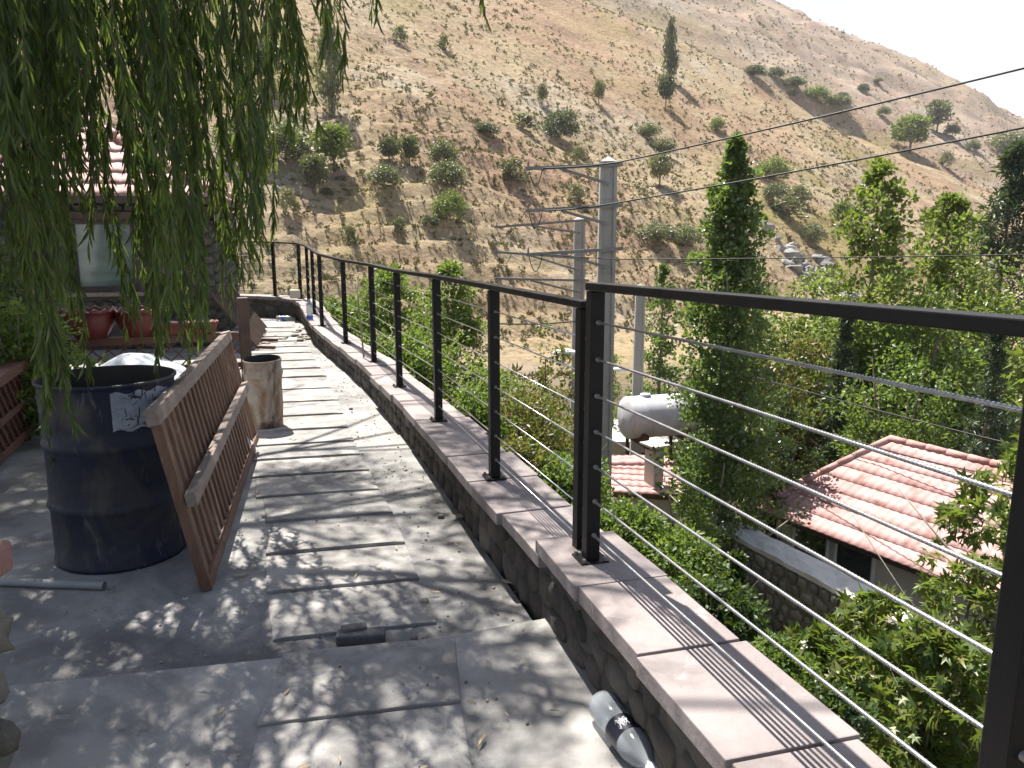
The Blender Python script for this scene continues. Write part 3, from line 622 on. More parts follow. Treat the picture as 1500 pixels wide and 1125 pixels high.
def blue_drum():
    c = on_z(165, 836, -.1) + Vector((-.02, .30, 0)); c = Vector((-1.97, 3.82, -.1)); r = .305; H = .90
    root = empty('oil_drum', c, 'large open blue oil drum with peeling white label', 'drum'); rng = random.Random(2)
    def dent(v, a):
        k = 1 + .012 * noise.noise(Vector((v.x * 4, v.y * 4, v.z * 3))) ; return Vector((v.x * k, v.y * k, v.z))
    prof = [(r * .985, 0), (r * 1.01, .008), (r * 1.01, .02), (r * .985, .03)]
    for z in (.30, .60):
        prof += [(r * .985, z - .03), (r * 1.0, z - .018), (r * 1.022, z), (r * 1.0, z + .018), (r * .985, z + .03)]
    for z in (.72, .76, .80): prof += [(r * .985, z - .015), (r * .995, z)]
    prof += [(r * .985, H - .03), (r * 1.0, H - .02), (r * 1.025, H - .012), (r * 1.03, H - .003), (r * 1.02, H), (r * .99, H)]
    prof.sort(key=lambda q: q[1] if q[1] < H - .03 else q[1])
    b = local(); b.lathe(prof, 64, fn=dent); b.build('drum_body', M['drum_blue'], root)
    b = local(); b.lathe([(r * .99, H), (r * .97, H - .02), (r * .965, .05), (.001, .04)], 64, fn=dent); b.build('drum_inside', M['drum_inside'], root)
    b = local(); a0, a1 = R(-62), R(-8); n = 14; vs = []
    for i in range(n + 1):
        a = a0 + (a1 - a0) * i / n
        for z in (.685, .75, .80, .862): vs.append((r * 1.012 * math.cos(a), r * 1.012 * math.sin(a), z + .008 * math.sin(i * 1.3)))
    b.add(vs, [(i * 4 + j, (i + 1) * 4 + j, (i + 1) * 4 + j + 1, i * 4 + j + 1) for i in range(n) for j in range(3)], True)
    lab = b.build('drum_label', M['drum_label'], root)
    b = local()
    for k in range(46):     # faded brush strokes, no longer readable
        a = rng.uniform(a0 + .05, a1 - .12); z = rng.choice((.70, .735, .80, .84)) + rng.uniform(-.012, .012); pts = []; L = rng.uniform(.02, .16); sl = rng.uniform(-.02, .02); cv = rng.uniform(-.03, .03)
        if rng.random() < .3: L = .012; sl = rng.choice((-1, 1)) * rng.uniform(.02, .05)
        for t in range(6):
            f = t / 5; pts.append((r * 1.016 * math.cos(a + L * f), r * 1.016 * math.sin(a + L * f), z + sl * f + cv * f * (1 - f)))
        b.tube(pts, rng.choice((.0010, .0016, .0026)), 5)
    b.build('lettering', M['ink'], lab)
    return root
blue_drum()

# leaning wooden slatted panel ---------------------------------------------------------------
def leaning_panel():
    A = Vector((-1.37, 3.34, -.10)); B_ = Vector((-1.97, 5.95, -.10))
    d = (B_ - A).normalized(); side = Vector((-d.y, d.x, 0)); lean = R(11); hgt = .83
    up = (Vector((0, 0, 1)) * math.cos(lean) + side * math.sin(lean)).normalized(); out = d.cross(up).normalized()
    if out.z < 0: out = -out
    root = empty('slatted_panel', A, 'brown wooden slatted panel leaning against the blue drum', 'panel')
    Lr = (B_ - A).length
    def bar(name, a, b, wd, ht, m):
        q = MB(); q.bar(a, b, wd, ht, up=out); return q.build(name, m, root, bevel=.004)
    bar('bottom_rail', A + up * .03, B_ + up * .03, .055, .05, M['wood'])
    bar('top_rail', A + up * hgt - d * .03, B_ + up * hgt + d * .03, .07, .055, M['wood_grey'])
    bar('end_post', A + up * .055 + d * .025, A + up * (hgt - .034) + d * .025, .05, .045, M['wood'])
    bar('end_post', B_ + up * .055 - d * .025, B_ + up * (hgt - .034) - d * .025, .05, .045, M['wood'])
    off = out * .055
    bar('middle_rail', A + up * .44 + off - d * .03, B_ + up * .46 + off - d * .15, .06, .045, M['wood_grey'])
    n = 22
    for i in range(n):
        p = A + d * (.10 + (Lr - .2) * i / (n - 1)); bar('slat', p + up * .056, p + up * (hgt - .036), .05, .02, M['wood'])
leaning_panel()

# lattice fence --------------------------------------------------------------------------------
def lattice_fence(P, Q, label, z0=-.1, top=.50, ph=.36):
    P, Q = Vector(P), Vector(Q); d = (Q - P); L = d.length; d.normalize(); side = Vector((-d.y, d.x, 0))
    root = empty('lattice_fence', (P.x, P.y, z0), label, 'fence')
    for p in (P, Q):
        b = MB(); b.box((p.x, p.y, z0 + (top + ph - z0) / 2), (.10, .10, top + ph - z0), math.atan2(d.y, d.x)); b.build('post', M['wood_dark'], root, bevel=.01)
    for z, h in ((top, .07), (top - .28, .05), (z0 + .12, .06)):
        b = MB(); b.bar(P + Vector((0, 0, z)) + d * .052, Q + Vector((0, 0, z)) - d * .052, .11 if z == top else .05, h); b.build('rail', M['wood_red'], root, bevel=.005)
    b = MB(); rng = random.Random(4)    # lattice strips
    x = -.4
    while x < L:
        for s in (1, -1):
            for (za, zb) in ((top - .255, top - .036), (z0 + .15, top - .31)):
                h = zb - za; x0, x1 = (x, x + h) if s > 0 else (x + h, x)
                t0, t1 = 0.0, 1.0; lo, hi = .05, L - .05
                xa, xb = x0, x1
                if max(xa, xb) < lo or min(xa, xb) > hi: continue
                f = lambda t: xa + (xb - xa) * t
                ts = sorted([(lo - xa) / (xb - xa), (hi - xa) / (xb - xa)]); t0 = max(0, ts[0]); t1 = min(1, ts[1])
                if t1 - t0 < .1: continue
                o = side * (.008 * s)
                b.bar(P + d * f(t0) + o + Vector((0, 0, za + h * t0)), P + d * f(t1) + o + Vector((0, 0, za + h * t1)), .012, .022, up=side)
        x += .13
    b.build('lattice', M['wood_red'], root)
lattice_fence((-4.05, 7.0, 0), (-2.56, 7.6, 0), 'brown lattice fence carrying the red pots in front of the hut')
lattice_fence((-3.05, 4.15, 0), (-4.0, 6.85, 0), 'brown lattice fence at the left edge behind the blue drum', top=.52, ph=.08)

def bowl(px, Y, wd, label, z=.54, lip=True):
    q = at_y(px, 500, Y); root = empty('flower_pot', (q.x, q.y, z), label, 'pot', 'round red pots on the fence rail'); r = wd / 2; h = wd * .62
    b = local(); sc_ = lambda v, a: Vector((v.x, v.y, v.z + (.014 * math.cos(14 * a) if v.z > h * .93 else 0)))
    b.lathe([(.001, 0), (r * .55, 0), (r * .62, .01), (r * .86, h * .35), (r * .96, h * .7), (r * .97, h * .84), (r * 1.05, h * .88), (r * 1.07, h * .97), (r * 1.0, h), (r * .93, h * .96), (r * .9, h * .8)], 56, fn=sc_)
    b.build('pot_body', M['pot'], root)
    b = local(); b.lathe([(r * .93, h * .82), (r * .5, h * .86), (.001, h * .88)], 30); b.build('soil', M['soil'], root)
def rail_pt(px):   # where the view through column px crosses the front fence rail
    P, Q = Vector((-4.05, 7.0)), Vector((-2.56, 7.6)); best = min((abs(750 + (P.lerp(Q, t / 200).x) / (P.lerp(Q, t / 200).y * CP + .16) * F_PX - px), t) for t in range(201)); return P.lerp(Q, best[1] / 200)
for px, wd, lb in ((205, .40, 'round red flower pot on the fence rail, nearer the window centre'), (135, .42, 'round red flower pot on the fence rail, behind the willow strands to the left')):
    bowl(px, rail_pt(px).y, wd, lb)
def trough(px, L, label):
    q = rail_pt(px); root = empty('planter', (q.x, q.y, .54), label, 'planter', 'oblong red planters on the fence rail', rz=math.atan2(.6, 1.49)); b = local()
    prof = [(.001, 0), (.7, 0), (.78, .02), (.94, .08), (1.02, .085), (1.03, .11), (.95, .11), (.9, .08), (.001, .085)]
    n = 40; vs = []
    for (r, z) in prof:
        for j in range(n):
            a = 2 * math.pi * j / n; q2 = lambda u: math.copysign(abs(u) ** .7, u); vs.append((q2(math.cos(a)) * r * L / 2, q2(math.sin(a)) * r * .085, z + (.006 * math.cos(12 * a) if z > .1 else 0)))
    b.add(vs, [(i * n + j, i * n + (j + 1) % n, (i + 1) * n + (j + 1) % n, (i + 1) * n + j) for i in range(len(prof) - 1) for j in range(n)], True)
    b.build('planter_body', M['terracotta'], root)
trough(250, .38, 'low oblong terracotta planter on the fence rail right beside the round pot')
trough(298, .26, 'short oblong terracotta planter at the right end of the fence rail')
def tarp():
    b = MB(); n, m = 40, 24; vs = []; rng = random.Random(3)
    for i in range(n + 1):
        for j in range(m + 1):
            u = i / n * 2 - 1; v = j / m * 2 - 1
            e = max(0, 1 - abs(u) ** 3.2) ** .55 * max(0, 1 - abs(v) ** 2.6) ** .55
            h = .76 * e * (1 - .30 * (u + .1) * (1 if u > -.1 else .2))
            x = -2.40 + u * .52; y = 5.25 + v * .55 - u * .1
            nz = noise.noise(Vector((x * 3, y * 3, 1))) * .10 + noise.noise(Vector((x * 9, y * 9, 5))) * .018
            vs.append((x, y, -.097 + h + nz * e))
    b.add(vs, [(i * (m + 1) + j, (i + 1) * (m + 1) + j, (i + 1) * (m + 1) + j + 1, i * (m + 1) + j + 1) for i in range(n) for j in range(m)], True)
    tag(b.build('tarpaulin', M['tarp']), 'white tarpaulin draped over a heap between the drum and the fence', 'tarpaulin')
tarp()
rs = random.Random(14).uniform
def stacked_slats():
    # broken slatted bench ends leaning on the hut corner
    root = empty('leaning_slats', (-3.55, 9.6, -.1), 'dark wooden slatted frame leaning beside the hut corner', 'frame')
    A = Vector((-3.40, 10.5, -.085)); d = Vector((-.235, .972, 0)).normalized(); L = 2.3; up = Vector((-.6, -.03, .75)).normalized(); out = d.cross(up).normalized(); top = .92
    root.location = A
    for t in (.10, top):
        b = MB(); b.bar(A + up * t, A + up * t + d * L, .06, .05, up=out); b.build('rail', M['wood_dark'], root, bevel=.004)
    for i in range(17):
        p = A + d * (.05 + i * .137) + out * .037; b = MB(); b.bar(p + up * rs(-.0, .04), p + up * (top + rs(.0, .08)), .05, .022, up=out); b.build('slat', M['wood_dark'], root)
    for i in range(2):
        p = A + d * (.1 + i * .75); b = MB(); b.bar(p + Vector((.0, 0, .03)), p + Vector((.26, -.05, .03)), .05, .04); b.build('foot', M['wood_red'], root)
stacked_slats()

# ------------------------------------------------------------------ tiled roofs
def tile_slope(b, e0, e1, r0, r1, course=.33, wave=.17, amp=.0055, step=.013):
    """corrugated tile sheet: eave e0->e1, ridge r0->r1 (trapezoid or triangle)"""
    e0, e1, r0, r1 = map(Vector, (e0, e1, r0, r1)); along = (e1 - e0).normalized(); up0 = ((r0 + r1) / 2 - (e0 + e1) / 2); nrm = along.cross(up0).normalized()
    if nrm.z < 0: nrm = -nrm
    ups = (up0 - along * up0.dot(along)); H = ups.length; ups.normalize()
    k = max(2, round(H / course)); c = H / k
    W = (e1 - e0).length; rl = (r0 - e0).dot(along); rr = (r1 - e0).dot(along)
    for i in range(k):
        rows = []
        for t, lift in ((0, step), (.5, step * .5), (.97, 0.003), (1.03, 0.001)):
            h = c * (i + t) if i + t < k else H; fr = h / H; xl = rl * fr; xr = W + (rr - W) * fr
            n = max(4, int(W / wave * 8)); row = []
            for j in range(n + 1):
                x = min(max(W * j / n, xl), xr); ph = math.cos(2 * math.pi * x / wave); ph = math.copysign(abs(ph) ** .7, ph)
                row.append(e0 + along * x + ups * h + nrm * (lift + amp * ph))
            rows.append(row)
        n = len(rows[0]); vs = [p for r in rows for p in r]
        front = [p - nrm * (step + .012) for p in rows[0]]
        vs = front + vs
        fs = [(q * n + j, q * n + j + 1, (q + 1) * n + j + 1, (q + 1) * n + j) for q in range(4) for j in range(n - 1)]
        b.add(vs, fs, True)
def ridge_caps(b, a, c, r=.075, seg=.34):
    a, c = Vector(a), Vector(c); n = max(1, int((c - a).length / seg)); d = (c - a) / n
    for i in range(n):
        p = a + d * i; b.tube([p - d * .04, p + d * .5, p + d * 1.0], [r * 1.12, r * 1.04, r * .96], 10)

def hut():
    rz = math.atan2(.25, .97); c, s = math.cos(rz), math.sin(rz)
    O = Vector((-4.08, 11.0, -.1))           # front right corner; x runs left along the front, y back
    root = empty('stone_hut', O, 'stone hut with pink tiled roof behind the willow strands', 'hut', rz=rz)
    rng = random.Random(21); Wd, Dp, Ht = 4.6, 3.4, 2.0
    b = local()      # core with window opening: front wall in pieces
    wx0, wx1, wz0, wz1 = -1.75, -.95, .78, 1.72
    for (x0, x1, z0, z1) in ((-Wd, wx0, 0, Ht), (wx1, 0, 0, Ht), (wx0, wx1, 0, wz0), (wx0, wx1, wz1, Ht)):
        b.box(((x0 + x1) / 2, .12, (z0 + z1) / 2), (x1 - x0, .24, z1 - z0))
    b.box((-.12, .24 + (Dp - .24) / 2, Ht / 2), (.24, Dp - .24, Ht)); b.box((-Wd + .12, .24 + (Dp - .24) / 2, Ht / 2), (.24, Dp - .24, Ht)); b.box((-Wd / 2, Dp - .12, Ht / 2), (Wd - .485, .24, Ht))
    b.build('wall', M['mortar'], root)
    st = local()
    for face in (0, 1):
        z = .02
        while z < Ht - .1:
            h = rng.uniform(.10, .17); x = -.02
            Lx = Wd if face == 0 else Dp
            while x < Lx:
                wd = rng.uniform(.10, .22); xc = x + wd / 2; zc = z + h / 2 + rng.uniform(-.02, .02)
                if face == 0:
                    if not (wx0 - .10 < -xc < wx1 + .10 and wz0 - .08 < zc < wz1 + .1): st.stone((-xc, -.01, zc), wd * .46, .06, h * .47, rng, Matrix.Rotation(rng.uniform(-.3, .3), 3, 'Y'), .7, .4)
                else: st.stone((.01, xc, zc), .06, wd * .46, h * .47, rng)
                x += wd + .01
            z += h + .005
    st.build('wall_stones', M['hut_stone'], root)
    b = local()
    for x in (wx0 + .03, wx1 - .03): b.box((x, .08, (wz0 + wz1) / 2), (.06, .1, wz1 - wz0))
    for z in (wz0 + .03, wz1 - .03): b.box(((wx0 + wx1) / 2, .08, z), (wx1 - wx0 - .122, .1, .06))
    wn = b.build('window_frame', M['dark_trim'], root)
    b = local(); b.box(((wx0 + wx1) / 2, .1, (wz0 + wz1) / 2), (wx1 - wx0 - .125, .012, wz1 - wz0 - .125)); b.build('window_pane', M['glass'], root)
    b = local(); b.box(((wx0 + wx1) / 2, -.05, wz0 - .03), (wx1 - wx0 + .14, .2, .05)); b.build('window_sill', M['wood_grey'], root)
    b = local(); b.box(((wx0 + wx1) / 2, -.045, wz1 + .05), (wx1 - wx0 + .3, .1, .09)); b.build('lintel', M['wood_dark'], root)
    # roof
    ov = .16; z0 = Ht + .02; ap = Ht + 1.12
    e = [Vector((ov - Wd - 2 * ov, -ov, z0)), Vector((ov, -ov, z0)), Vector((ov, Dp + ov, z0)), Vector((-Wd - ov, Dp + ov, z0))]
    r0 = Vector((-Wd + 1.75, Dp / 2, ap)); r1 = Vector((-1.75, Dp / 2, ap))
    b = local(); tile_slope(b, e[0], e[1], r0, r1); tile_slope(b, e[1], e[2], r1, r1); tile_slope(b, e[2], e[3], r1, r0); tile_slope(b, e[3], e[0], r0, r0)
    rf = b.build('roof', M['tile'], root)
    b = local()
    for a, q in ((e[0], r0), (e[1], r1), (e[2], r1), (e[3], r0), (r0, r1)): ridge_caps(b, a + Vector((0, 0, .03)), q + Vector((0, 0, .03)))
    b.build('ridge_caps', M['tile'], rf)
    b = local()
    for a, q in zip(e, e[1:] + e[:1]):
        b.bar(a + Vector((0, 0, -.05)), q + Vector((0, 0, -.05)), .03, .09)
    b.box((-Wd / 2, Dp / 2, z0 - .022), (Wd + .26, Dp + .26, .03)); b.build('eaves', M['dark_trim'], root)
    # lantern hanging at the corner
    lw = root.location + Matrix.Rotation(rz, 3, 'Z') @ Vector((.12, -.02, 1.93))
    lr = empty('lantern', (lw.x, lw.y, lw.z - .36), 'small dark lantern hanging under the hut roof corner', 'lantern')
    b = local(); b.lathe([(.001, .30), (.02, .29), (.075, .235), (.08, .225), (.001, .226)], 6, smooth=False); b.tube([(0, 0, .29), (0, 0, .40)], .006, 6); b.lathe([(.001, .0), (.03, .01), (.045, .03), (.001, .03)], 6, smooth=False)
    for k in range(6):
        a = math.pi / 3 * k; b.tube([(.045 * math.cos(a), .045 * math.sin(a), .03), (.066 * math.cos(a), .066 * math.sin(a), .226)], .006, 5)
    b.build('lantern_frame', M['dark_trim'], lr)
    b = local(); b.lathe([(.038, .032), (.058, .224)], 6, smooth=False); b.build('lantern_glass', M['glass'], lr)
hut()

def red_house():
    Z0 = -3.4; E0 = on_z(1102, 742, Z0); E1 = on_z(1440, 872, Z0); d = (E1 - E0); d.z = 0; d.normalize(); nb = Vector((-d.y, d.x, 0))
    if nb.x < 0: nb = -nb
    root = empty('tiled_house', (E0.x, E0.y, G(E0.x, E0.y)), 'low house with pink tiled roof below the railing', 'house')
    L = 6.5; run = 2.2; rise = 1.2
    e0 = E0.copy(); e1 = E0 + d * L; r0 = E0 + d * 1.1 + nb * run + Vector((0, 0, rise)); r1 = E0 + d * (L - 1.1) + nb * run + Vector((0, 0, rise))
    k0 = E0 + nb * 2 * run; k1 = k0 + d * L
    b = MB(); tile_slope(b, e0, e1, r0, r1, wave=.15, course=.3); tile_slope(b, k0, e0, r0, r0, wave=.15, course=.3); tile_slope(b, k1, k0, r1, r0, wave=.15, course=.3); tile_slope(b, e1, k1, r1, r1, wave=.15, course=.3)
    rf = b.build('roof', M['tile'], root)
    b = MB(); up = Vector((0, 0, .015))
    for a, q in ((e0, r0), (e1, r1), (k0, r0), (k1, r1), (r0, r1)): ridge_caps(b, a + up, q + up, .06)
    b.build('ridge_caps', M['tile'], rf)
    # walls set back under the eaves
    def P(x, y, z): return E0 + d * x + nb * y + Vector((0, 0, z - E0.z))
    zb = -5.6; zt = Z0 - .03; sb = .35
    b = MB(); Ls = L - 2 * sb; Ds = 2 * run - 2 * sb
    b.bar(P(sb, sb, (zb + zt) / 2), P(L - sb, sb, (zb + zt) / 2), .2, zt - zb); b.bar(P(sb, 2 * run - sb, (zb + zt) / 2), P(L - sb, 2 * run - sb, (zb + zt) / 2), .2, zt - zb)
    b.bar(P(sb, sb + .105, (zb + zt) / 2), P(sb, 2 * run - sb - .105, (zb + zt) / 2), .2, zt - zb); b.bar(P(L - sb, sb + .105, (zb + zt) / 2), P(L - sb, 2 * run - sb - .105, (zb + zt) / 2), .2, zt - zb)
    b.build('wall', M['plaster'], root)
    b = MB(); b.bar(P(0.02, .06, zt - .02), P(L - .02, .06, zt - .02), .03, .10); b.build('fascia', M['dark_trim'], root)
    b = MB(); b.bar(P(.1, .30, zt - .02), P(L - .1, .30, zt - .02), .45, .02); b.build('soffit', M['dark_trim'], root)
    for x0, x1 in ((.75, 1.45), (1.6, 2.3)):
        zc = zt - .52; h = .8
        b = MB()
        for x in (x0, x1): b.bar(P(x, sb - .115, zc - h / 2), P(x, sb - .115, zc + h / 2), .05, .05)
        for z in (zc - h / 2 - .028, zc + h / 2 + .028): b.bar(P(x0 - .03, sb - .115, z), P(x1 + .03, sb - .115, z), .05, .05)
        wf = b.build('window', M['frame_white'], root)
        b = MB(); b.bar(P(x0 + .027, sb - .106, zc), P(x1 - .027, sb - .106, zc), .01, h - .005); b.build('pane', M['glass_dark'], wf)
    return d, nb, E0
HD, HN, HE = red_house()
def retaining_wall():
    z = -3.25; A = on_z(1040, 752, z); B_ = on_z(1475, 975, z); d = (B_ - A).normalized(); side = Vector((-d.y, d.x, 0)); L = (B_ - A).length + 1.0
    if side.x > 0: side = -side
    root = empty('garden_wall', (A.x, A.y, z - 2.2), 'rough stone wall with whitish flat top running in front of the tiled house', 'wall'); rng = random.Random(31)
    b = MB(); b.bar(A + Vector((0, 0, -1.23)), A + d * L + Vector((0, 0, -1.23)), .40, 2.3); b.build('wall_core', M['mortar_light'], root)
    n = 26; b = MB(); vs = []
    for i in range(n + 1):
        p = A + d * L * i / n
        for o in (-.25, -.1, .1, .25):
            q = p + side * (o + rng.uniform(-.02, .02)); vs.append((q.x, q.y, z + rng.uniform(-.02, .02) + (.03 if abs(o) < .2 else -.015)))
        for o in (.25, -.25):
            q = p + side * o; vs.append((q.x, q.y, z - .085))
    b.add(vs, [(i * 6 + j, i * 6 + (j + 1) % 6, (i + 1) * 6 + (j + 1) % 6, (i + 1) * 6 + j) for i in range(n) for j in range(6)] + [(0, 1, 2, 3, 4, 5), tuple(n * 6 + j for j in (5, 4, 3, 2, 1, 0))])
    b.build('wall_top', M['white_mortar'], root)
    st = MB(); zz = z - 1.9; ang = math.atan2(side.y, side.x)
    while zz < z - .16:
        h = rng.uniform(.10, .19); s = 0
        while s < L:
            wd = rng.uniform(.12, .27); p = A + d * (s + wd / 2) + side * .2
            st.stone((p.x, p.y, min(zz + h / 2 + rng.uniform(-.02, .02), z - .1 - h / 2)), .06, wd * .46, h * .46, rng, Matrix.Rotation(ang, 3, 'Z') @ Matrix.Rotation(rng.uniform(-.3, .3), 3, 'X')); s += wd + .015
        zz += h + .01
    st.build('wall_stones', M['rubble_pale'], root)
retaining_wall()

# water tank, small red roof, cream building ------------------------------------------------------
def tank():
    Y = 19.0; c0 = at_y(917, 612, Y); c1 = c0 + Vector((1.75, .5, 0)); r = .52; d = (c1 - c0).normalized()
    root = empty('water_tank', (c0.x, c0.y, G(c0.x, c0.y)), 'white cylindrical water tank on a rusty stand behind the tall poplar', 'tank')
    x = d.cross(Vector((0, 0, 1))).normalized(); z = x.cross(d); m3 = Matrix((x, z, d)).transposed(); L = (c1 - c0).length
    b = MB(); b.lathe([(.001, -.10), (r * .6, -.075), (r * .92, -.02), (r, .03), (r, .35), (r * 1.012, .37), (r, .39), (r, L * .6), (r * 1.012, L * .6 + .02), (r, L * .6 + .04), (r, L - .03), (r * .92, L + .02), (r * .6, L + .075), (.001, L + .1)], 44, c0, m3)
    b.build('tank_shell', M['tank_paint'], root)
    b = MB(); b.tube([c0 + d * .5 + Vector((0, 0, r - .01)), c0 + d * .5 + Vector((0, 0, r + .05))], .13, 16); b.build('hatch', M['tank_paint'], root)
    for t in (.3, L - .3):
        p = c0 + d * t; b = MB(); b.bar(p - x * .6 + Vector((0, 0, -r * .93)), p + x * .6 + Vector((0, 0, -r * .93)), .1, .3); b.build('cradle', M['rust'], root)
        for s in (-.55, .55):
            q = p + x * s; g = G(q.x, q.y) - .1; b = MB(); b.bar((q.x, q.y, g), (q.x, q.y, c0.z - r * .93 - .152), .08, .08); b.build('leg', M['rust'], root)
tank()
def small_roof_house():
    Y = 15.5; c = at_y(930, 700, Y); root = empty('small_house', (c.x, c.y, G(c.x, c.y)), 'little house with red tiled roof and chimney below the water tank', 'house')
    z = c.z - .1; W = .8; D = .9; gz = G(c.x, c.y) - .2
    b = MB(); b.box((c.x + .2, c.y + .1, (gz + z - .02) / 2), (W * 1.5, D * 1.4, z - .02 - gz)); b.build('wall', M['plaster'], root)
    e0 = Vector((c.x - .55, c.y - .55, z)); e1 = Vector((c.x + .95, c.y - .75, z - .02)); r0 = Vector((c.x - .45, c.y + .75, z + .16)); r1 = Vector((c.x + .95, c.y + .75, z + .16))
    b = MB(); tile_slope(b, e0, e1, r0, r1, wave=.17, course=.3); k0 = Vector((c.x - .55, c.y + 2.0, z)); k1 = Vector((c.x + .95, c.y + 2.0, z)); tile_slope(b, k1, k0, r1, r0, wave=.17); rf = b.build('roof', M['tile'], root)
    b = MB(); ridge_caps(b, r0, r1); b.build('ridge_caps', M['tile'], rf); b = MB(); b.bar(e0 + Vector((0, -.02, -.05)), e1 + Vector((0, -.02, -.05)), .03, .11); b.build('fascia', M['wood_red'], rf)
    q = at_y(957, 708, Y - .2); b = MB(); b.box((q.x, q.y, q.z + .27), (.24, .3, .85), .5); ch = b.build('chimney', M['plaster'], root)
    b = MB(); 
    for sx in (-1, 1):
        for sy in (-1, 1): v = Matrix.Rotation(.5, 3, 'Z') @ Vector((sx * .09, sy * .11, 0)); b.box((q.x + v.x, q.y + v.y, q.z + .74), (.05, .05, .09), .5)
    b.build('chimney_vent', M['brick'], ch)
    b = MB(); b.box((q.x, q.y, q.z + .805), (.40, .46, .04), .5); b.build('chimney_cap', M['white_mortar'], ch)
small_roof_house()
def cream_building():
    Y = 22.5; A = at_y(905, 640, Y); root = empty('cream_building', (A.x, A.y, G(A.x, A.y)), 'cream coloured building with a dark balcony rail behind the small red roof', 'building')
    gz = G(A.x, A.y) - .3; zt = at_y(905, 648, Y).z
    b = MB(); b.box((A.x + 1.9, Y + 1.2, (gz + zt) / 2), (4.2, 2.4, zt - gz)); b.build('wall', M['cream'], root)
    b = MB(); b.box((A.x + 1.9, Y + 1.15, zt + .04), (4.4, 2.7, .075)); b.build('roof_slab', M['white_mortar'], root)
    b = MB()
    for i in range(12): x = A.x + .1 + i * .33; b.bar((x, Y - .45, zt - .95), (x, Y - .45, zt - .30), .025, .025)
    for z in (zt - .29, zt - .55, zt - .97): b.bar((A.x - .1, Y - .45, z), (A.x + 3.9, Y - .45, z), .04, .04)
    b.build('balcony_rail', M['black_paint'], root)
    b = MB(); b.box((A.x + 1.9, Y - .26, zt - 1.05), (4.2, .5, .10)); b.build('balcony_floor', M['white_mortar'], root)
    for x in (.6, 1.9, 3.1):
        b = MB(); b.box((A.x + x, Y - .012, zt - .55), (.7, .03, .5)); b.build('window', M['glass_dark'], root)
cream_building()

# ------------------------------------------------------------------ poles, wires, lamp
def pole(px, pyt, Y, w0, w1, label, arms, arm_px, rot=0.0, ybase=None):
    top = at_y(px, pyt, Y); g = G(top.x, Y); Hh = top.z - g
    root = empty('power_pole', (top.x, Y, g), label, 'pole', 'concrete power poles')
    b = local(); n = 12
    for i in range(n):     # tapered post with two flanges and stepped recesses
        z0 = Hh * i / n; z1 = Hh * (i + 1) / n - .14; wa = w1 + (w0 - w1) * i / n; wb = w1 + (w0 - w1) * (i + 1) / n
        def taper(hw0, hw1, hd, za, zb, ox=0, oy=0): b.add([(sx * hw + ox, sy * hd + oy, z) for z, hw in ((za, hw0), (zb, hw1)) for sx, sy in ((-1, -1), (1, -1), (1, 1), (-1, 1))], [(0, 1, 5, 4), (1, 2, 6, 5), (2, 3, 7, 6), (3, 0, 4, 7), (4, 5, 6, 7), (3, 2, 1, 0)])
        taper(wa / 2, wb / 2, w0 * .32, z0, Hh * (i + 1) / n)
    for s in (-1, 1):
        for i in range(n):
            z0 = Hh * i / n; z1 = Hh * (i + 1) / n; wa = (w1 + (w0 - w1) * i / n) / 2; wb = (w1 + (w0 - w1) * (i + 1) / n) / 2
            b.bar((s * (wa * .82), -w0 * .36, z0 + .001), (s * (wb * .82), -w0 * .36, z1), .055, .06, up=(0, 1, 0))
    b.build('pole_shaft', M['pole_conc'], root, bevel=.006)
    b = local(); b.add([(sx * w0 * .53, sy * w0 * .42, Hh + .002) for sx, sy in ((-1, -1), (1, -1), (1, 1), (-1, 1))] + [(0, 0, Hh + .09)], [(0, 1, 4), (1, 2, 4), (2, 3, 4), (3, 0, 4), (3, 2, 1, 0)]); b.build('pole_cap', M['pole_conc'], root)
    tips = []
    for (py, pyl) in arms:
        a = at_y(px, py, Y) - Vector((top.x, Y, g)); t = at_y(arm_px, pyl, Y - .35) - Vector((top.x, Y, g)); fr = -w0 * .52 - .03
        a.y = fr; b = local(); s0 = a + (a - t).normalized() * .22; b.bar(s0, t, .06, .055); ar = b.build('crossarm', M['galv'], root)
        b = local(); b.bar(a + Vector((.0, -.035, -.30)), a.lerp(t, .58) + Vector((0, -.03, -.03)), .045, .045); b.build('brace', M['galv'], root)
        b = local()
        for f in (.97,):
            q = a.lerp(t, f); b.lathe([(.001, .0), (.012, 0), (.02, .02), (.012, .032), (.021, .05), (.012, .066), (.013, .085), (.001, .09)], 10, q + Vector((0, 0, .028)))
        b.build('insulator', M['galv'], root)
        q0 = a.lerp(t, .8) + Vector((0, -.02, 0)); q1 = t + Vector((.05, -.02, 0))
        pts = [q0.lerp(q1, k / 8) + Vector((0, -.03, -.28 * math.sin(math.pi * k / 8) ** .8)) for k in range(9)]
        b = local(); b.tube(pts, .008, 5); b.build('jumper_wire', M['wire'], root)
        tips.append(t + Vector((top.x, Y, g)))
    return root, tips
p1, tips1 = pole(891, 237, 13.6, .27, .36, 'tall grey concrete power pole with steel crossarms just behind the black railing posts', [(243, 247), (302, 309), (365, 373)], 770)
pole(849, 322, 20.0, .26, .34, 'second concrete power pole, farther off and left of the tall one', [(323, 333), (378, 369), (410, 408)], 724)
pole(938, 420, 21.0, .23, .30, 'short concrete pole without crossarms standing at the water tank', [], 0)
def wire(pts, r, label, sag=.0):
    b = MB(); P = [Vector(p) for p in pts]; out = []
    for a, c in zip(P, P[1:]):
        for k in range(16): t = k / 16; out.append(a.lerp(c, t) - Vector((0, 0, 4 * sag * t * (1 - t))))
    out.append(P[-1]); b.tube(out, r, 6); tag(b.build('power_line', M['wire']), label, 'wire', 'overhead wires')
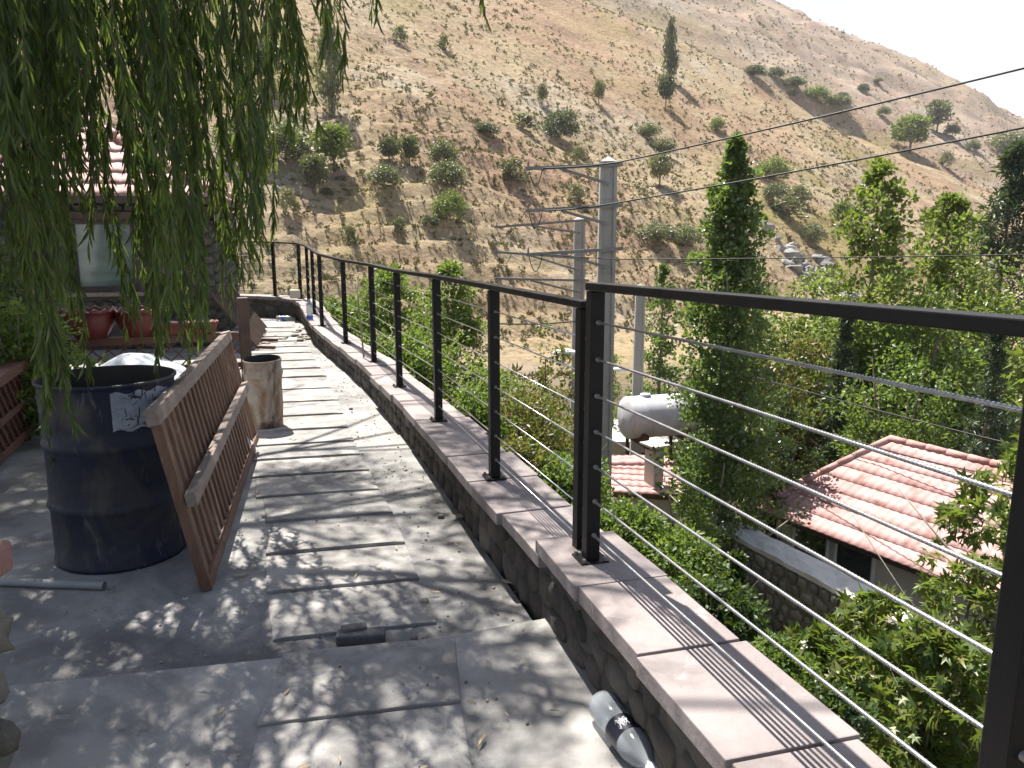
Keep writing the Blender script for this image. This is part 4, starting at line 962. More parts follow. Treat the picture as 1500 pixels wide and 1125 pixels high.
wire([at_y(795, 246, 13.25), at_y(905, 238, 12.9), at_y(1500, 100, 9.5), at_y(1900, 5, 8.2)], .013, 'uppermost overhead wire rising to the right from the tall pole', .02)
wire([at_y(795, 309, 13.25), at_y(905, 297, 12.9), at_y(1500, 187, 9.5), at_y(1900, 112, 8.2)], .013, 'second overhead wire rising to the right, below the uppermost', .02)
wire([at_y(790, 371, 13.25), at_y(905, 380, 12.9), at_y(1500, 373, 9.5), at_y(1900, 365, 8.2)], .008, 'thin level wire running right from the lowest crossarm of the tall pole', .01)
wire([at_y(430, 455, 24), at_y(690, 472, 16), at_y(850, 470, 20.0)], .016, 'black cable crossing low behind the long railing', .06)
wire([at_y(1000, 520, 17), at_y(1500, 655, 9.5), at_y(1800, 730, 8)], .010, 'upper of the two thin cables crossing above the tiled roof', .05)
wire([at_y(1030, 572, 17), at_y(1275, 652, 13.5), at_y(1480, 700, 11.2)], .010, 'lower thin cable ending over the tiled roof', .04)
wire([at_y(724, 333, 19.7), at_y(770, 309, 13.25)], .006, 'short slack wire joining the crossarms of two poles', .25)
def street_lamp(px, py, Y, label, span):
    h = at_y(px, py, Y); root = empty('street_lamp', h, label, 'lamp', 'white street lamps')
    b = local(); vs = []; n, m = 14, 10
    for i in range(n + 1):
        t = i / n; r = .085 * math.sin(math.pi * min(max(t, .02), .98)) ** .5
        for j in range(m): a = 2 * math.pi * j / m; vs.append(((t - .5) * .46, r * math.cos(a) * 1.2, r * math.sin(a) * (1.0 if math.sin(a) > 0 else .45)))
    b.add(vs, [(i * m + j, i * m + (j + 1) % m, (i + 1) * m + (j + 1) % m, (i + 1) * m + j) for i in range(n) for j in range(m)], True); b.build('lamp_head', M['white_enamel'], root)
    b = local(); b.tube([(.2, 0, 0), (span * .5, .02, .02), (span, .05, -.05)], .028, 10); b.build('lamp_arm', M['galv'], root)
street_lamp(828, 518, 13.4, 'white street lamp head on a short arm left of the tall pole', .62)
street_lamp(908, 542, 20.4, 'white street lamp head glimpsed between the railing post and the short pole', .4)

# ------------------------------------------------------------------ bottles and bits on the far wall
def bottle_mesh(mtx, c, L, r, parent, label_mat, band, emblem=False):
    b = MB(); b.lathe([(.001, .012), (r * .5, .004), (r * .9, 0), (r, .02), (r, L * .30), (r * .975, L * .31), (r, L * .33), (r, L * .66), (r * .93, L * .74), (r * .62, L * .86), (r * .34, L * .92), (r * .30, L * .96), (r * .30, L)], 36, c, mtx, fn=lambda v, a: v * 1.0 if v.z < .01 else Vector((v.x * (1 + .02 * noise.noise(v * 30)), v.y * (1 + .02 * noise.noise(v * 30 + Vector((4, 4, 4)))), v.z)))
    b.build('bottle_shell', M['pet'], parent)
    b = MB(); b.lathe([(r * 1.012, band[0] * L), (r * 1.012, band[1] * L)], 36, c, mtx); lb = b.build('bottle_label', label_mat, parent)
    return lb
def near_bottle():
    tail = on_z(884, 1056, 0); cap = on_z(938, 1128, 0); d = (cap - tail); d.z = 0; d.normalize(); r = .048
    c = tail + Vector((0, 0, r)) - d * .02; x = d.cross(Vector((0, 0, 1))).normalized(); m3 = Matrix((x, x.cross(d), d)).transposed(); m3 = Matrix((x, d.cross(x), d)).transposed()
    root = empty('plastic_bottle', (c.x, c.y, 0), 'crumpled clear plastic bottle with dark label lying at the foot of the right wall', 'bottle')
    L = .33; lb = bottle_mesh(m3, c, L, r, root, M['bottle_label'], (.40, .62))
    b = MB(); rng = random.Random(7)       # white scribbled mark on the label
    up_a = math.atan2((m3.transposed() @ Vector((-.25, -.3, .9))).y, (m3.transposed() @ Vector((-.25, -.3, .9))).x)
    for k in range(13):
        a0 = up_a + rng.uniform(-.35, .35); z0 = L * (.51 + rng.uniform(-.04, .04)); pts = []
        for t in range(6):
            aa = a0 + (t / 5 - .5) * rng.uniform(.2, .5); zz = z0 + math.sin(t * 1.3 + k) * .012; pts.append(c + m3 @ Vector((r * 1.018 * math.cos(aa), r * 1.018 * math.sin(aa), zz)))
        b.tube(pts, .0008, 5)
    b.build('label_mark', M['print_white'], lb)
    e = c + d * L; b = MB(); b.lathe([(.001, L + .012), (r * .34, L + .012), (r * .36, L - .012)], 20, c, m3); b.build('bottle_cap', M['print_white'], root)
near_bottle()
q = Vector((-2.93, 11.55, .205)); root = empty('plastic_bottle', q, 'clear plastic water bottle standing on the far coping beside the black posts', 'bottle')
bottle_mesh(Matrix.Identity(3), q, .30, .045, root, M['blue_plastic'], (.02, .2))
q = Vector((-4.15, 14.05, -.055)); root = empty('plastic_bottle', (q.x, q.y, -.1), 'white and blue plastic bottle lying on the path at the far wall', 'bottle')
bottle_mesh(Matrix.Rotation(R(90), 3, 'Y'), q, .32, .05, root, M['blue_plastic'], (.3, .45))
q = on_z(432, 437, .30); b = MB(); b.box((q.x, q.y + .02, .30 + .075), (.17, .15, .145), .2)
tag(b.build('stone_block', M['cream'], bevel=.012), 'beige stone block on top of the far wall at the corner', 'block')
b = MB(); a = on_z(533, 524, .19); b.tube([a, a + Vector((-.045, .05, .55)), at_y(522, 410, a.y + .1)], [.010, .008, .006], 7)
tag(b.build('thin_stick', M['bark_pale']), 'thin pale stick standing against the long railing', 'stick')

# ------------------------------------------------------------------ vegetation
def branch_tree(b, base, top, r0, rng, limbs=7, spread=.35, lo=.25, n=8):
    base, top = Vector(base), Vector(top); H = (top - base).length; pts = []
    for i in range(9): t = i / 8; pts.append(base.lerp(top, t) + Vector((rng.uniform(-1, 1), rng.uniform(-1, 1), 0)) * H * .012 * (i > 0))
    b.tube(pts, [r0 * (1 - .85 * i / 8) for i in range(9)], n)
    for k in range(limbs):
        t = lo + (.95 - lo) * k / limbs; p = base.lerp(top, t); a = k * 2.4 + rng.uniform(-.4, .4); L = H * spread * (1 - .6 * t) * rng.uniform(.8, 1.2)
        q = p + Vector((math.cos(a) * L, math.sin(a) * L, L * rng.uniform(.5, 1.0))); mid = p.lerp(q, .5) + Vector((0, 0, -L * .08)); r = r0 * .4 * (1 - .7 * t)
        b.tube([p, mid, q], [r, r * .7, r * .25], 6)
def leafy(name, base, H, wd, kind, m, label, cat, seed, leaf=.05, n_leaf=3000, group=None, bark='bark', lo=.12, trunk_name='trunk', shape='rhomb', asp=.6, dep=None, ncl=None):
    """tree or shrub at base: trunk part and crown part. kind: column, round, cone, loose"""
    rng = np.random.default_rng(seed); pr = random.Random(seed)
    root = empty(name, base, label, cat, group)
    b = local(); dep = dep or wd
    if kind in ('column', 'cone'): branch_tree(b, (0, 0, -.15), (0, 0, H * .93), max(.02, H * .014), pr, 10 if kind == 'column' else 12, .16 if kind == 'column' else wd / H * .55, .15)
    elif kind == 'loose': branch_tree(b, (0, 0, -.15), (0, 0, H * .85), max(.012, H * .014), pr, 9, .45, .15)
    else:
        for k in range(6):
            a = k * 1.05 + pr.random(); q = Vector((math.cos(a) * wd * .3, math.sin(a) * wd * .3, H * pr.uniform(.6, .9))); b.tube([(0, 0, -.1), q * .5 + Vector((0, 0, .05 * H)), q], [max(.01, H * .016), max(.007, H * .01), .004], 6)
    b.build(trunk_name, M[bark], root)
    ncl = ncl or max(24, int(n_leaf / 55)); per = max(1, n_leaf // ncl)
    t = rng.random(ncl); a = rng.random(ncl) * 2 * np.pi
    if kind == 'column':
        z = lo + (1 - lo) * t; prof = np.interp(z, [lo, .2, .45, .75, .92, 1.0], [.55, .85, 1.0, .66, .24, .05])
        if m == 'poplar_leaf': prof = np.interp(z, [.06, .26, .45, .64, .86, 1.0], [.7, .88, .76, .60, .36, .05]); 
        if m == 'poplar_yellow': prof = np.interp(z, [lo, .2, .45, .7, .88, 1.0], [.7, .95, 1.0, .82, .5, .10]) * (1 + .3 * np.sin(z * 21 + seed))
        rr = np.sqrt(rng.random(ncl)) * .5 * prof * (1 + .25 * np.sin(a * 3 + z * 9) + .18 * rng.normal(size=ncl)); cr = wd * (.07 + .08 * rng.random(ncl)) * np.clip(prof + .25, .35, 1)
    elif kind == 'cone':
        z = lo + (1 - lo) * t ** 1.3; prof = np.clip(1.05 - z, .03, 1); rr = np.sqrt(rng.random(ncl)) * .5 * prof; cr = wd * .09 * (.6 + rng.random(ncl)) * np.clip(prof + .3, .3, 1)
    elif kind == 'loose':
        z = lo + (1 - lo) * t; prof = np.sin(np.pi * np.clip((z - lo) / (1 - lo) * .9 + .08, 0, 1)) ** .7; rr = rng.random(ncl) ** .6 * .5 * prof; cr = wd * (.07 + .08 * rng.random(ncl))
    else:
        ph = np.arccos(1 - 1.75 * rng.random(ncl)); rad = rng.random(ncl) ** .4
        z = np.clip(.42 + .5 * np.cos(ph) * rad, .06, .95); rr = .46 * np.sin(ph) * rad; cr = wd * (.08 + .09 * rng.random(ncl))
        lump = 1 + .28 * np.sin(a * 2 + seed) * np.sin(z * 7 + seed); rr = rr * lump
    cents = np.stack([rr * np.cos(a) * wd, rr * np.sin(a) * dep, z * H], 1)
    p, ax, nr = clump_leaves(rng, cents, cr, per)
    if kind == 'column': ax = ax + np.array([0, 0, .5])
    N = len(p); ln = leaf * (.65 + .7 * rng.random(N))
    me = leaves_mesh('crown', p, ax, nr, ln, ln * asp, shape); link_mesh('crown', me, M[m], root)
    return root
def place(px, pytop, Y, wpx, kind, m, label, cat, seed, name='shrub', **kw):
    """stand a plant on the slope so that its top shows at the given height of the view"""
    top = at_y(px, pytop, Y); g = G(top.x, Y); H = max(.5, top.z - g); fw = Y * CP - (top.z - CAM_H) * SP
    return leafy(name, (top.x, Y, g), H, wpx / F_PX * fw, kind, m, label, cat, seed, **kw)
GS = 'shrubs on the slope below the walkway'
V = [  # px, top, depth, width px, kind, material, label, name, leaf, n
 (655, 392, 13.5, 120, 'loose', 'shrub_leaf', 'light green sapling rising above the rail left of the far poles', 'sapling', .075, 5200),
 (570, 398, 15.5, 130, 'loose', 'shrub_leaf', 'green sapling behind the middle posts of the long railing', 'sapling', .08, 5000),
 (500, 428, 16.5, 90, 'round', 'shrub_leaf', 'bright green bush behind the far bend of the long railing', 'bush', .075, 3600),
 (610, 470, 11.5, 150, 'round', 'shrub_leaf', 'dense green bush seen through the middle cables of the long railing', 'bush', .06, 6000),
 (720, 515, 10.5, 150, 'round', 'shrub_leaf', 'yellow green bush right of the tall middle post of the long railing', 'bush', .055, 5200),
 (800, 478, 12.0, 110, 'loose', 'shrub_rust', 'thin shrub with rusty leaves above the white street lamp', 'shrub', .06, 2600),
 (770, 560, 8.8, 170, 'round', 'shrub_rust', 'spreading bush with reddish brown patches left of the black double post', 'bush', .048, 7500),
 (690, 560, 8.4, 110, 'round', 'shrub_leaf', 'green bush right behind the coping at the middle of the long railing', 'bush', .048, 5000),
 (830, 660, 6.6, 150, 'round', 'shrub_leaf', 'leafy green bush below the black double post', 'bush', .042, 7000),
 (760, 660, 6.8, 110, 'round', 'shrub_rust', 'low brownish green bush close behind the coping left of the double post', 'bush', .042, 4500),
 (925, 735, 5.6, 140, 'round', 'shrub_leaf', 'bright green bush right of the double post base', 'bush', .04, 7500),
 (1000, 770, 5.3, 150, 'round', 'shrub_leaf', 'green bush in front of the rough stone wall', 'bush', .04, 7000),
 (1080, 815, 4.9, 120, 'cone', 'shrub_dark', 'feathery dark green conifer sapling below the rough stone wall', 'conifer_sapling', .04, 6000),
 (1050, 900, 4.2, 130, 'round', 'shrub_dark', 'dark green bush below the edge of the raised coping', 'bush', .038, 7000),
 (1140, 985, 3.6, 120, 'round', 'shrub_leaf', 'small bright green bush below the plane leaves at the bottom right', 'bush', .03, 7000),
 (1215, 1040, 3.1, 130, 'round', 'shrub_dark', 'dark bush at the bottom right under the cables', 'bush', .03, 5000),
 (900, 520, 24.0, 60, 'loose', 'shrub_leaf', 'pale green sapling between the black double post and the water tank', 'sapling', .07, 1500),
]
for i, (px, pt, Y, wp, kind, m, lb, nm, lf, n) in enumerate(V):
    place(px, pt, Y, wp, kind, m, lb, 'shrub' if nm in ('shrub', 'bush') else 'sapling', 100 + i, nm, leaf=lf, n_leaf=n, group=GS, trunk_name='stems' if kind == 'round' else 'trunk')
TR = [
 (1080, 205, 12.6, 185, 'column', 'poplar_leaf', 'tall narrow poplar standing beside the white water tank', 'poplar', .072, 32000),
 (972, 388, 24.0, 90, 'column', 'poplar_leaf', 'shorter dark poplar left of the tall one', 'poplar', .085, 6000),
 (1292, 240, 18.0, 165, 'column', 'poplar_yellow', 'tall ragged poplar with loose top, right of the tall narrow one', 'poplar', .11, 11000),
 (1395, 285, 20.0, 165, 'column', 'poplar_yellow', 'yellow green poplar second from the right edge', 'poplar', .12, 10000),
 (1180, 378, 23.0, 150, 'round', 'poplar_yellow', 'yellow green rounded tree just right of the tall narrow poplar', 'broadleaf_tree', .13, 8000),
 (1265, 400, 21.5, 190, 'round', 'shrub_leaf', 'broad green tree under the ragged poplar', 'broadleaf_tree', .13, 9500),
 (1190, 465, 18.0, 150, 'round', 'shrub_rust', 'tree with a reddish brown patch below the near top rail', 'broadleaf_tree', .10, 7500),
 (1240, 455, 16.6, 100, 'cone', 'conifer_leaf', 'blue green conifer in the middle of the trees above the tiled roof', 'conifer', .10, 7500),
 (1345, 385, 17.5, 240, 'round', 'shrub_leaf', 'wide leafy tree directly above the tiled roof', 'broadleaf_tree', .11, 14000),
 (1450, 335, 18.5, 210, 'round', 'poplar_yellow', 'large light green tree at the right edge below the yellow poplar', 'broadleaf_tree', .11, 12000),
 (1490, 215, 27.0, 230, 'cone', 'conifer_leaf', 'tall dark conifer at the right edge', 'conifer', .2, 12000),
 (1465, 470, 13.5, 150, 'cone', 'conifer_leaf', 'dark conifer in shade behind the young plane tree', 'conifer', .10, 9000),
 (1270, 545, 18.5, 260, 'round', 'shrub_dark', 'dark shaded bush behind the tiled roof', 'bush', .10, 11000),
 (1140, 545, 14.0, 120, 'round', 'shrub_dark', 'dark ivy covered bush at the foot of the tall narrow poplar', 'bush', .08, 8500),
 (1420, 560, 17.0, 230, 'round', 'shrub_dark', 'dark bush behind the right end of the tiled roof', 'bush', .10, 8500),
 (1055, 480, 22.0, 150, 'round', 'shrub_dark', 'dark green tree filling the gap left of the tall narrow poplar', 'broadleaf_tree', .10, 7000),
 (1330, 470, 15.0, 190, 'round', 'shrub_leaf', 'rounded bright tree just behind the ridge of the tiled roof', 'broadleaf_tree', .09, 10000),
 (1110, 420, 19.0, 110, 'round', 'shrub_leaf', 'light green tree showing behind the right side of the tall narrow poplar', 'broadleaf_tree', .10, 6000),
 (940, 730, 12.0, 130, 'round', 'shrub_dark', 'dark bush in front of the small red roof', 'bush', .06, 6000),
 (1010, 690, 11.5, 110, 'round', 'shrub_leaf', 'leafy bush at the trunk of the tall narrow poplar', 'bush', .06, 6000),
]
for i, (px, pt, Y, wp, kind, m, lb, nm, lf, n) in enumerate(TR):
    place(px, pt, Y, wp, kind, m, lb, 'bush' if nm == 'bush' else 'tree', 200 + i, nm, leaf=lf, n_leaf=n, trunk_name='stems' if kind == 'round' and nm == 'bush' else 'trunk', bark='bark_pale' if nm == 'poplar' else 'bark', lo=.06 if nm == 'poplar' else .1, asp=.75 if nm == 'poplar' else .3 if nm == 'conifer' else .6, group='trees in the valley')
def plane_tree(px, pt, Y, wp, label, seed, n, leaf=.14):
    place(px, pt, Y, wp, 'loose', 'plane_leaf', label, 'tree', seed, 'plane_tree', leaf=leaf, n_leaf=n, shape='lobed', asp=1.0, lo=.35, bark='bark_pale', ncl=max(20, n // 14), group='young plane trees below the railing')
plane_tree(1290, 875, 4.4, 160, 'young plane tree with lobed yellow green leaves below the near cables', 301, 800, .085)
plane_tree(1370, 930, 3.8, 250, 'low plane tree with lobed green leaves in the lower right corner', 302, 1500, .08)
plane_tree(1440, 690, 5.0, 150, 'taller plane tree with lobed leaves overlapping the right part of the tiled roof', 303, 850, .09)
plane_tree(1520, 470, 4.6, 130, 'plane tree behind the nearest railing post', 304, 800, .09)
plane_tree(1195, 925, 4.2, 130, 'slender plane shoots in front of the rough stone wall', 305, 600, .08)

def ivy_plant():
    leafy('potted_shrub', (-3.75, 5.95, -.1), 1.12, 1.0, 'round', 'shrub_leaf', 'bushy green plant behind the left lattice fence, touching the drum in view', 'plant', 401, leaf=.05, n_leaf=6500, trunk_name='stems')
    leafy('potted_shrub', (-4.2, 5.3, -.1), 1.0, 1.0, 'round', 'shrub_dark', 'dark green plant at the far left edge behind the lattice fence', 'plant', 402, leaf=.05, n_leaf=6000, trunk_name='stems')
    leafy('potted_shrub', (-4.9, 7.6, -.1), 1.7, 1.3, 'round', 'shrub_dark', 'tall dark shrub in the shade between the fence and the hut', 'plant', 403, leaf=.06, n_leaf=6000, trunk_name='stems')
ivy_plant()

def willow():
    rng = np.random.default_rng(77); pr = random.Random(77)
    base = Vector((-5.2, 6.0, -.1)); root = empty('willow_tree', base, 'weeping willow with long hanging strands filling the upper left', 'tree')
    b = local(); fork = Vector((.3, -.2, 3.3)); b.tube([(0, 0, -.3), (.05, .02, .8), (.18, -.1, 2.0), fork], [.34, .27, .23, .2], 14)
    tips = []
    for k in range(14):
        a = k * 2.39996; L = pr.uniform(2.2, 4.6); q = fork + Vector((math.cos(a) * L, math.sin(a) * L, pr.uniform(1.4, 3.2)))
        mid = fork.lerp(q, .5) + Vector((0, 0, .6)); b.tube([fork, fork.lerp(mid, .5) + Vector((0, 0, .2)), mid, q], [.13, .09, .06, .02], 8); tips.append(q)
        for j in range(3):
            a2 = a + pr.uniform(-.9, .9); q2 = q.lerp(mid, pr.uniform(0, .6)) + Vector((math.cos(a2), math.sin(a2), .1)) * pr.uniform(.8, 1.8); b.tube([q.lerp(mid, .5), q2], [.03, .008], 5)
    b.build('trunk', M['bark'], root)
    # --- hanging strands
    ENV = [(-60, 560), (0, 520), (40, 560), (70, 600), (115, 640), (150, 520), (200, 540), (235, 560), (262, 530), (285, 515), (310, 480), (335, 430), (370, 400), (398, 335), (420, 250), (436, 205), (452, 170), (470, 125), (498, 110), (515, 60), (545, 25), (560, 12), (640, -20), (690, 16), (720, -40)]
    ex = [e[0] for e in ENV]; ey = [e[1] for e in ENV]
    P_, A_, N_, L_, W_ = [], [], [], [], []; tw = local()
    def strand(px, pye, Y, dens=1.0, ztop=None, drift=None, leafL=.10):
        E = at_y(px, pye, Y); zt = max(ztop or 0, CAM_H + .275 * Y + rng.uniform(.35, 1.2)); Lz = zt - E.z
        if Lz < .15: return
        dr = drift if drift is not None else (-.14 + rng.normal() * .10)
        S = E + Vector((dr * Lz * .8, rng.normal() * .12 * Lz, Lz)); pts = []; k = 14
        ph = rng.random() * 6; amp = .03 + .03 * rng.random()
        for i in range(k + 1):
            t = i / k; q = S.lerp(E, t); h = 1 - (1 - t) ** 1.8
            q.x = S.x + (E.x - S.x) * h + amp * math.sin(t * 5 + ph) * t; q.y = S.y + (E.y - S.y) * h + amp * math.cos(t * 4 + ph) * t; pts.append(q)
        tw.tube([p - base for p in pts], [.0035 - .0022 * i / k for i in range(k + 1)], 4, cap=False)
        n = int(Lz / .0145 * dens); ts = rng.random(n) ** .9
        arr = np.array([tuple(p - base) for p in pts]); f = ts * k; i0 = np.minimum(f.astype(int), k - 1); fr = (f - i0)[:, None]
        p = arr[i0] * (1 - fr) + arr[i0 + 1] * fr; d = arr[i0 + 1] - arr[i0]; d /= np.linalg.norm(d, axis=1, keepdims=True)
        side = rng.normal(size=(n, 3)) * np.array([1, 1, .25]); side /= np.linalg.norm(side, axis=1, keepdims=True)
        P_.append(p); A_.append(d * .9 + side * rng.uniform(.15, .6, (n, 1)) + np.array([0, 0, -.45])); N_.append(rng.normal(size=(n, 3)))
        ln = leafL * rng.uniform(.6, 1.25, n); L_.append(ln); W_.append(ln * rng.uniform(.075, .115, n))
    def area(n, x0, x1, ylo, yhi, Y0, Y1, dens):
        for _ in range(n):      # strands hang in bundles from one twig
            px = rng.uniform(x0, x1); ym = float(np.interp(px, ex, ey)); t = rng.uniform(ylo, yhi); Y = rng.uniform(Y0, Y1); dr = -.14 + rng.normal() * .10
            for _k in range(rng.integers(2, 6)):
                strand(px + rng.normal() * 9, ym * (t - abs(rng.normal()) * .10) - 4, Y + rng.normal() * .10, dens, drift=dr + rng.normal() * .03)
    area(22, -140, 110, .45, 1.0, 2.6, 4.6, .9)
    area(19, -140, 120, .3, .72, 2.6, 4.6, 1.0)
    area(10, 90, 250, .55, .98, 3.0, 5.0, .9)
    area(8, 90, 250, .16, .40, 3.0, 5.0, 1.0)
    area(6, 240, 310, .55, .98, 3.2, 5.2, .9)
    area(6, 220, 310, .15, .42, 3.2, 5.2, .9)
    area(7, 290, 365, .4, .98, 3.2, 5.2, .8)
    area(6, 355, 420, .30, .95, 3.2, 4.8, .7)
    area(4, 410, 500, .20, .9, 3.2, 4.6, .6)
    for px, py, Y in ((536, 22, 3.6), (556, 14, 3.7), (690, 17, 3.5), (455, 178, 3.9), (437, 208, 4.0), (372, 410, 4.4), (365, 380, 4.5), (505, 118, 3.8), (400, 338, 4.3), (392, 330, 4.2), (352, 420, 4.6), (340, 400, 4.7), (330, 452, 4.8), (376, 395, 4.5), (318, 440, 4.8), (384, 352, 4.3), (345, 368, 4.6), (310, 480, 4.6), (302, 455, 4.5), (290, 500, 4.6), (240, 585, 4.0), (75, 655, 3.6), (118, 600, 3.7), (268, 560, 4.4), (62, 640, 3.5)):
        strand(px, py, Y, .8)
    me = leaves_mesh('hanging_foliage', np.concatenate(P_), np.concatenate(A_), np.concatenate(N_), np.concatenate(L_), np.concatenate(W_), 'lance'); link_mesh('hanging_foliage', me, M['willow_leaf'], root)
    # --- crown above the picture: shades the near path with gaps
    nc = 540; c = []
    while len(c) < nc:      # spread so that its shade falls on the landing, the near path and the yard on the left
        xs, ys, z = rng.uniform(-6.5, .75), rng.uniform(.2, 8.2), rng.uniform(5.2, 9.6)
        if ys > 5.3 + .5 * noise.noise(Vector((xs, ys, 2))) and xs > -2.35 - .45 * (ys - 5.3): continue
        if xs > .1 and rng.random() > .45: continue
        if noise.noise(Vector((xs * 1.1, ys * 1.1, 7))) < -.06 and xs > -2.2: continue
        c.append((xs + SUN.x / SUN.z * z - base.x, ys + SUN.y / SUN.z * z - base.y, z - .1 - base.z))
    for k in range(0, nc, 9):
        q = Vector(c[k]); r0 = .06; tw.tube([fork, fork.lerp(q, .35) + Vector((0, 0, .7)), fork.lerp(q, .75) + Vector((0, 0, .5)), q], [r0, r0 * .7, r0 * .4, .006], 6)
    while len(c) < nc + 200:      # denser over the yard on the left
        xs, ys, z = rng.uniform(-6.5, -1.9), rng.uniform(3.4, 8.4), rng.uniform(5.2, 9.0)
        if xs > -2.2 - .42 * (ys - 4.4): continue
        c.append((xs + SUN.x / SUN.z * z - base.x, ys + SUN.y / SUN.z * z - base.y, z - .1 - base.z))
    nc = len(c); c = np.array(c); rads = rng.uniform(.30, .60, nc); p, ax, nr = clump_leaves(rng, c, rads, 105, .5); ax = ax * .5 + np.array([0, 0, -.6]); N = len(p); ln = .13 * rng.uniform(.7, 1.3, N)
    me = leaves_mesh('crown', p, ax, nr, ln, ln * .18, 'lance'); link_mesh('crown', me, M['willow_leaf'], root)
    tw.build('twigs', M['bark'], root)
willow()

# ------------------------------------------------------------------ hillside plants
def proto_mesh(kind, seed, n):
    rng = np.random.default_rng(seed); ncl = max(18, n // 22); a = rng.random(ncl) * 2 * np.pi
    if kind == 'round':
        ph = np.arccos(1 - 1.6 * rng.random(ncl)); rad = rng.random(ncl) ** .4; z = np.clip(.42 + .46 * np.cos(ph) * rad, .08, .95); rr = .44 * np.sin(ph) * rad; cr = .09 + .05 * rng.random(ncl)
    elif kind == 'column':
        z = .1 + .9 * rng.random(ncl); rr = np.sqrt(rng.random(ncl)) * .42 * np.interp(z, [.1, .3, .7, 1], [.5, 1, .8, .1]); cr = .10 + .05 * rng.random(ncl)
    elif kind == 'tree':
        z = .40 + .55 * rng.random(ncl); rr = np.sqrt(rng.random(ncl)) * .42 * np.sin(np.pi * np.clip((z - .32) / .7, .02, .98)) ** .6; cr = .10 + .07 * rng.random(ncl)
    else:
        z = .1 + .75 * rng.random(ncl); rr = rng.random(ncl) ** .6 * .45 * np.sqrt(np.clip(1.05 - z, .05, 1)); cr = .06 + .07 * rng.random(ncl)
    p, ax, nr = clump_leaves(rng, np.stack([rr * np.cos(a), rr * np.sin(a), z], 1), cr, 22)
    if kind == 'column': p[:, 2] = np.clip(p[:, 2], .02, 1.1)
    N = len(p); ln = (.05 if kind == 'round' else .07) * (.6 + .8 * rng.random(N)) * (1.2 if kind in ('loose', 'tree') else 1)
    return leaves_mesh('foliage', p, ax, nr, ln, ln * .7, 'rhomb')
PM = {}
for kind in ('round', 'column', 'tree', 'loose'):
    for mk in ('hill_dark', 'hill_olive', 'hill_green', 'hill_pale'):
        me = proto_mesh(kind, len(PM) + 50, 3600 if kind == 'round' else 2000 if kind != 'loose' else 1000); me.materials.append(M[mk]); PM[kind, mk] = me
def stem_mesh():
    b = local(); pr = random.Random(3); b.tube([(0, 0, -.1), (.01, 0, .25), (-.01, .01, .55)], [.035, .028, .012], 7)
    for k in range(5): a = k * 1.3; b.tube([(0, 0, .22 + .04 * k), (.2 * math.cos(a), .2 * math.sin(a), .55 + .05 * k)], [.018, .006], 5)
    me = b.mesh('stem'); me.materials.append(M['bark']); return me
STEM = stem_mesh()
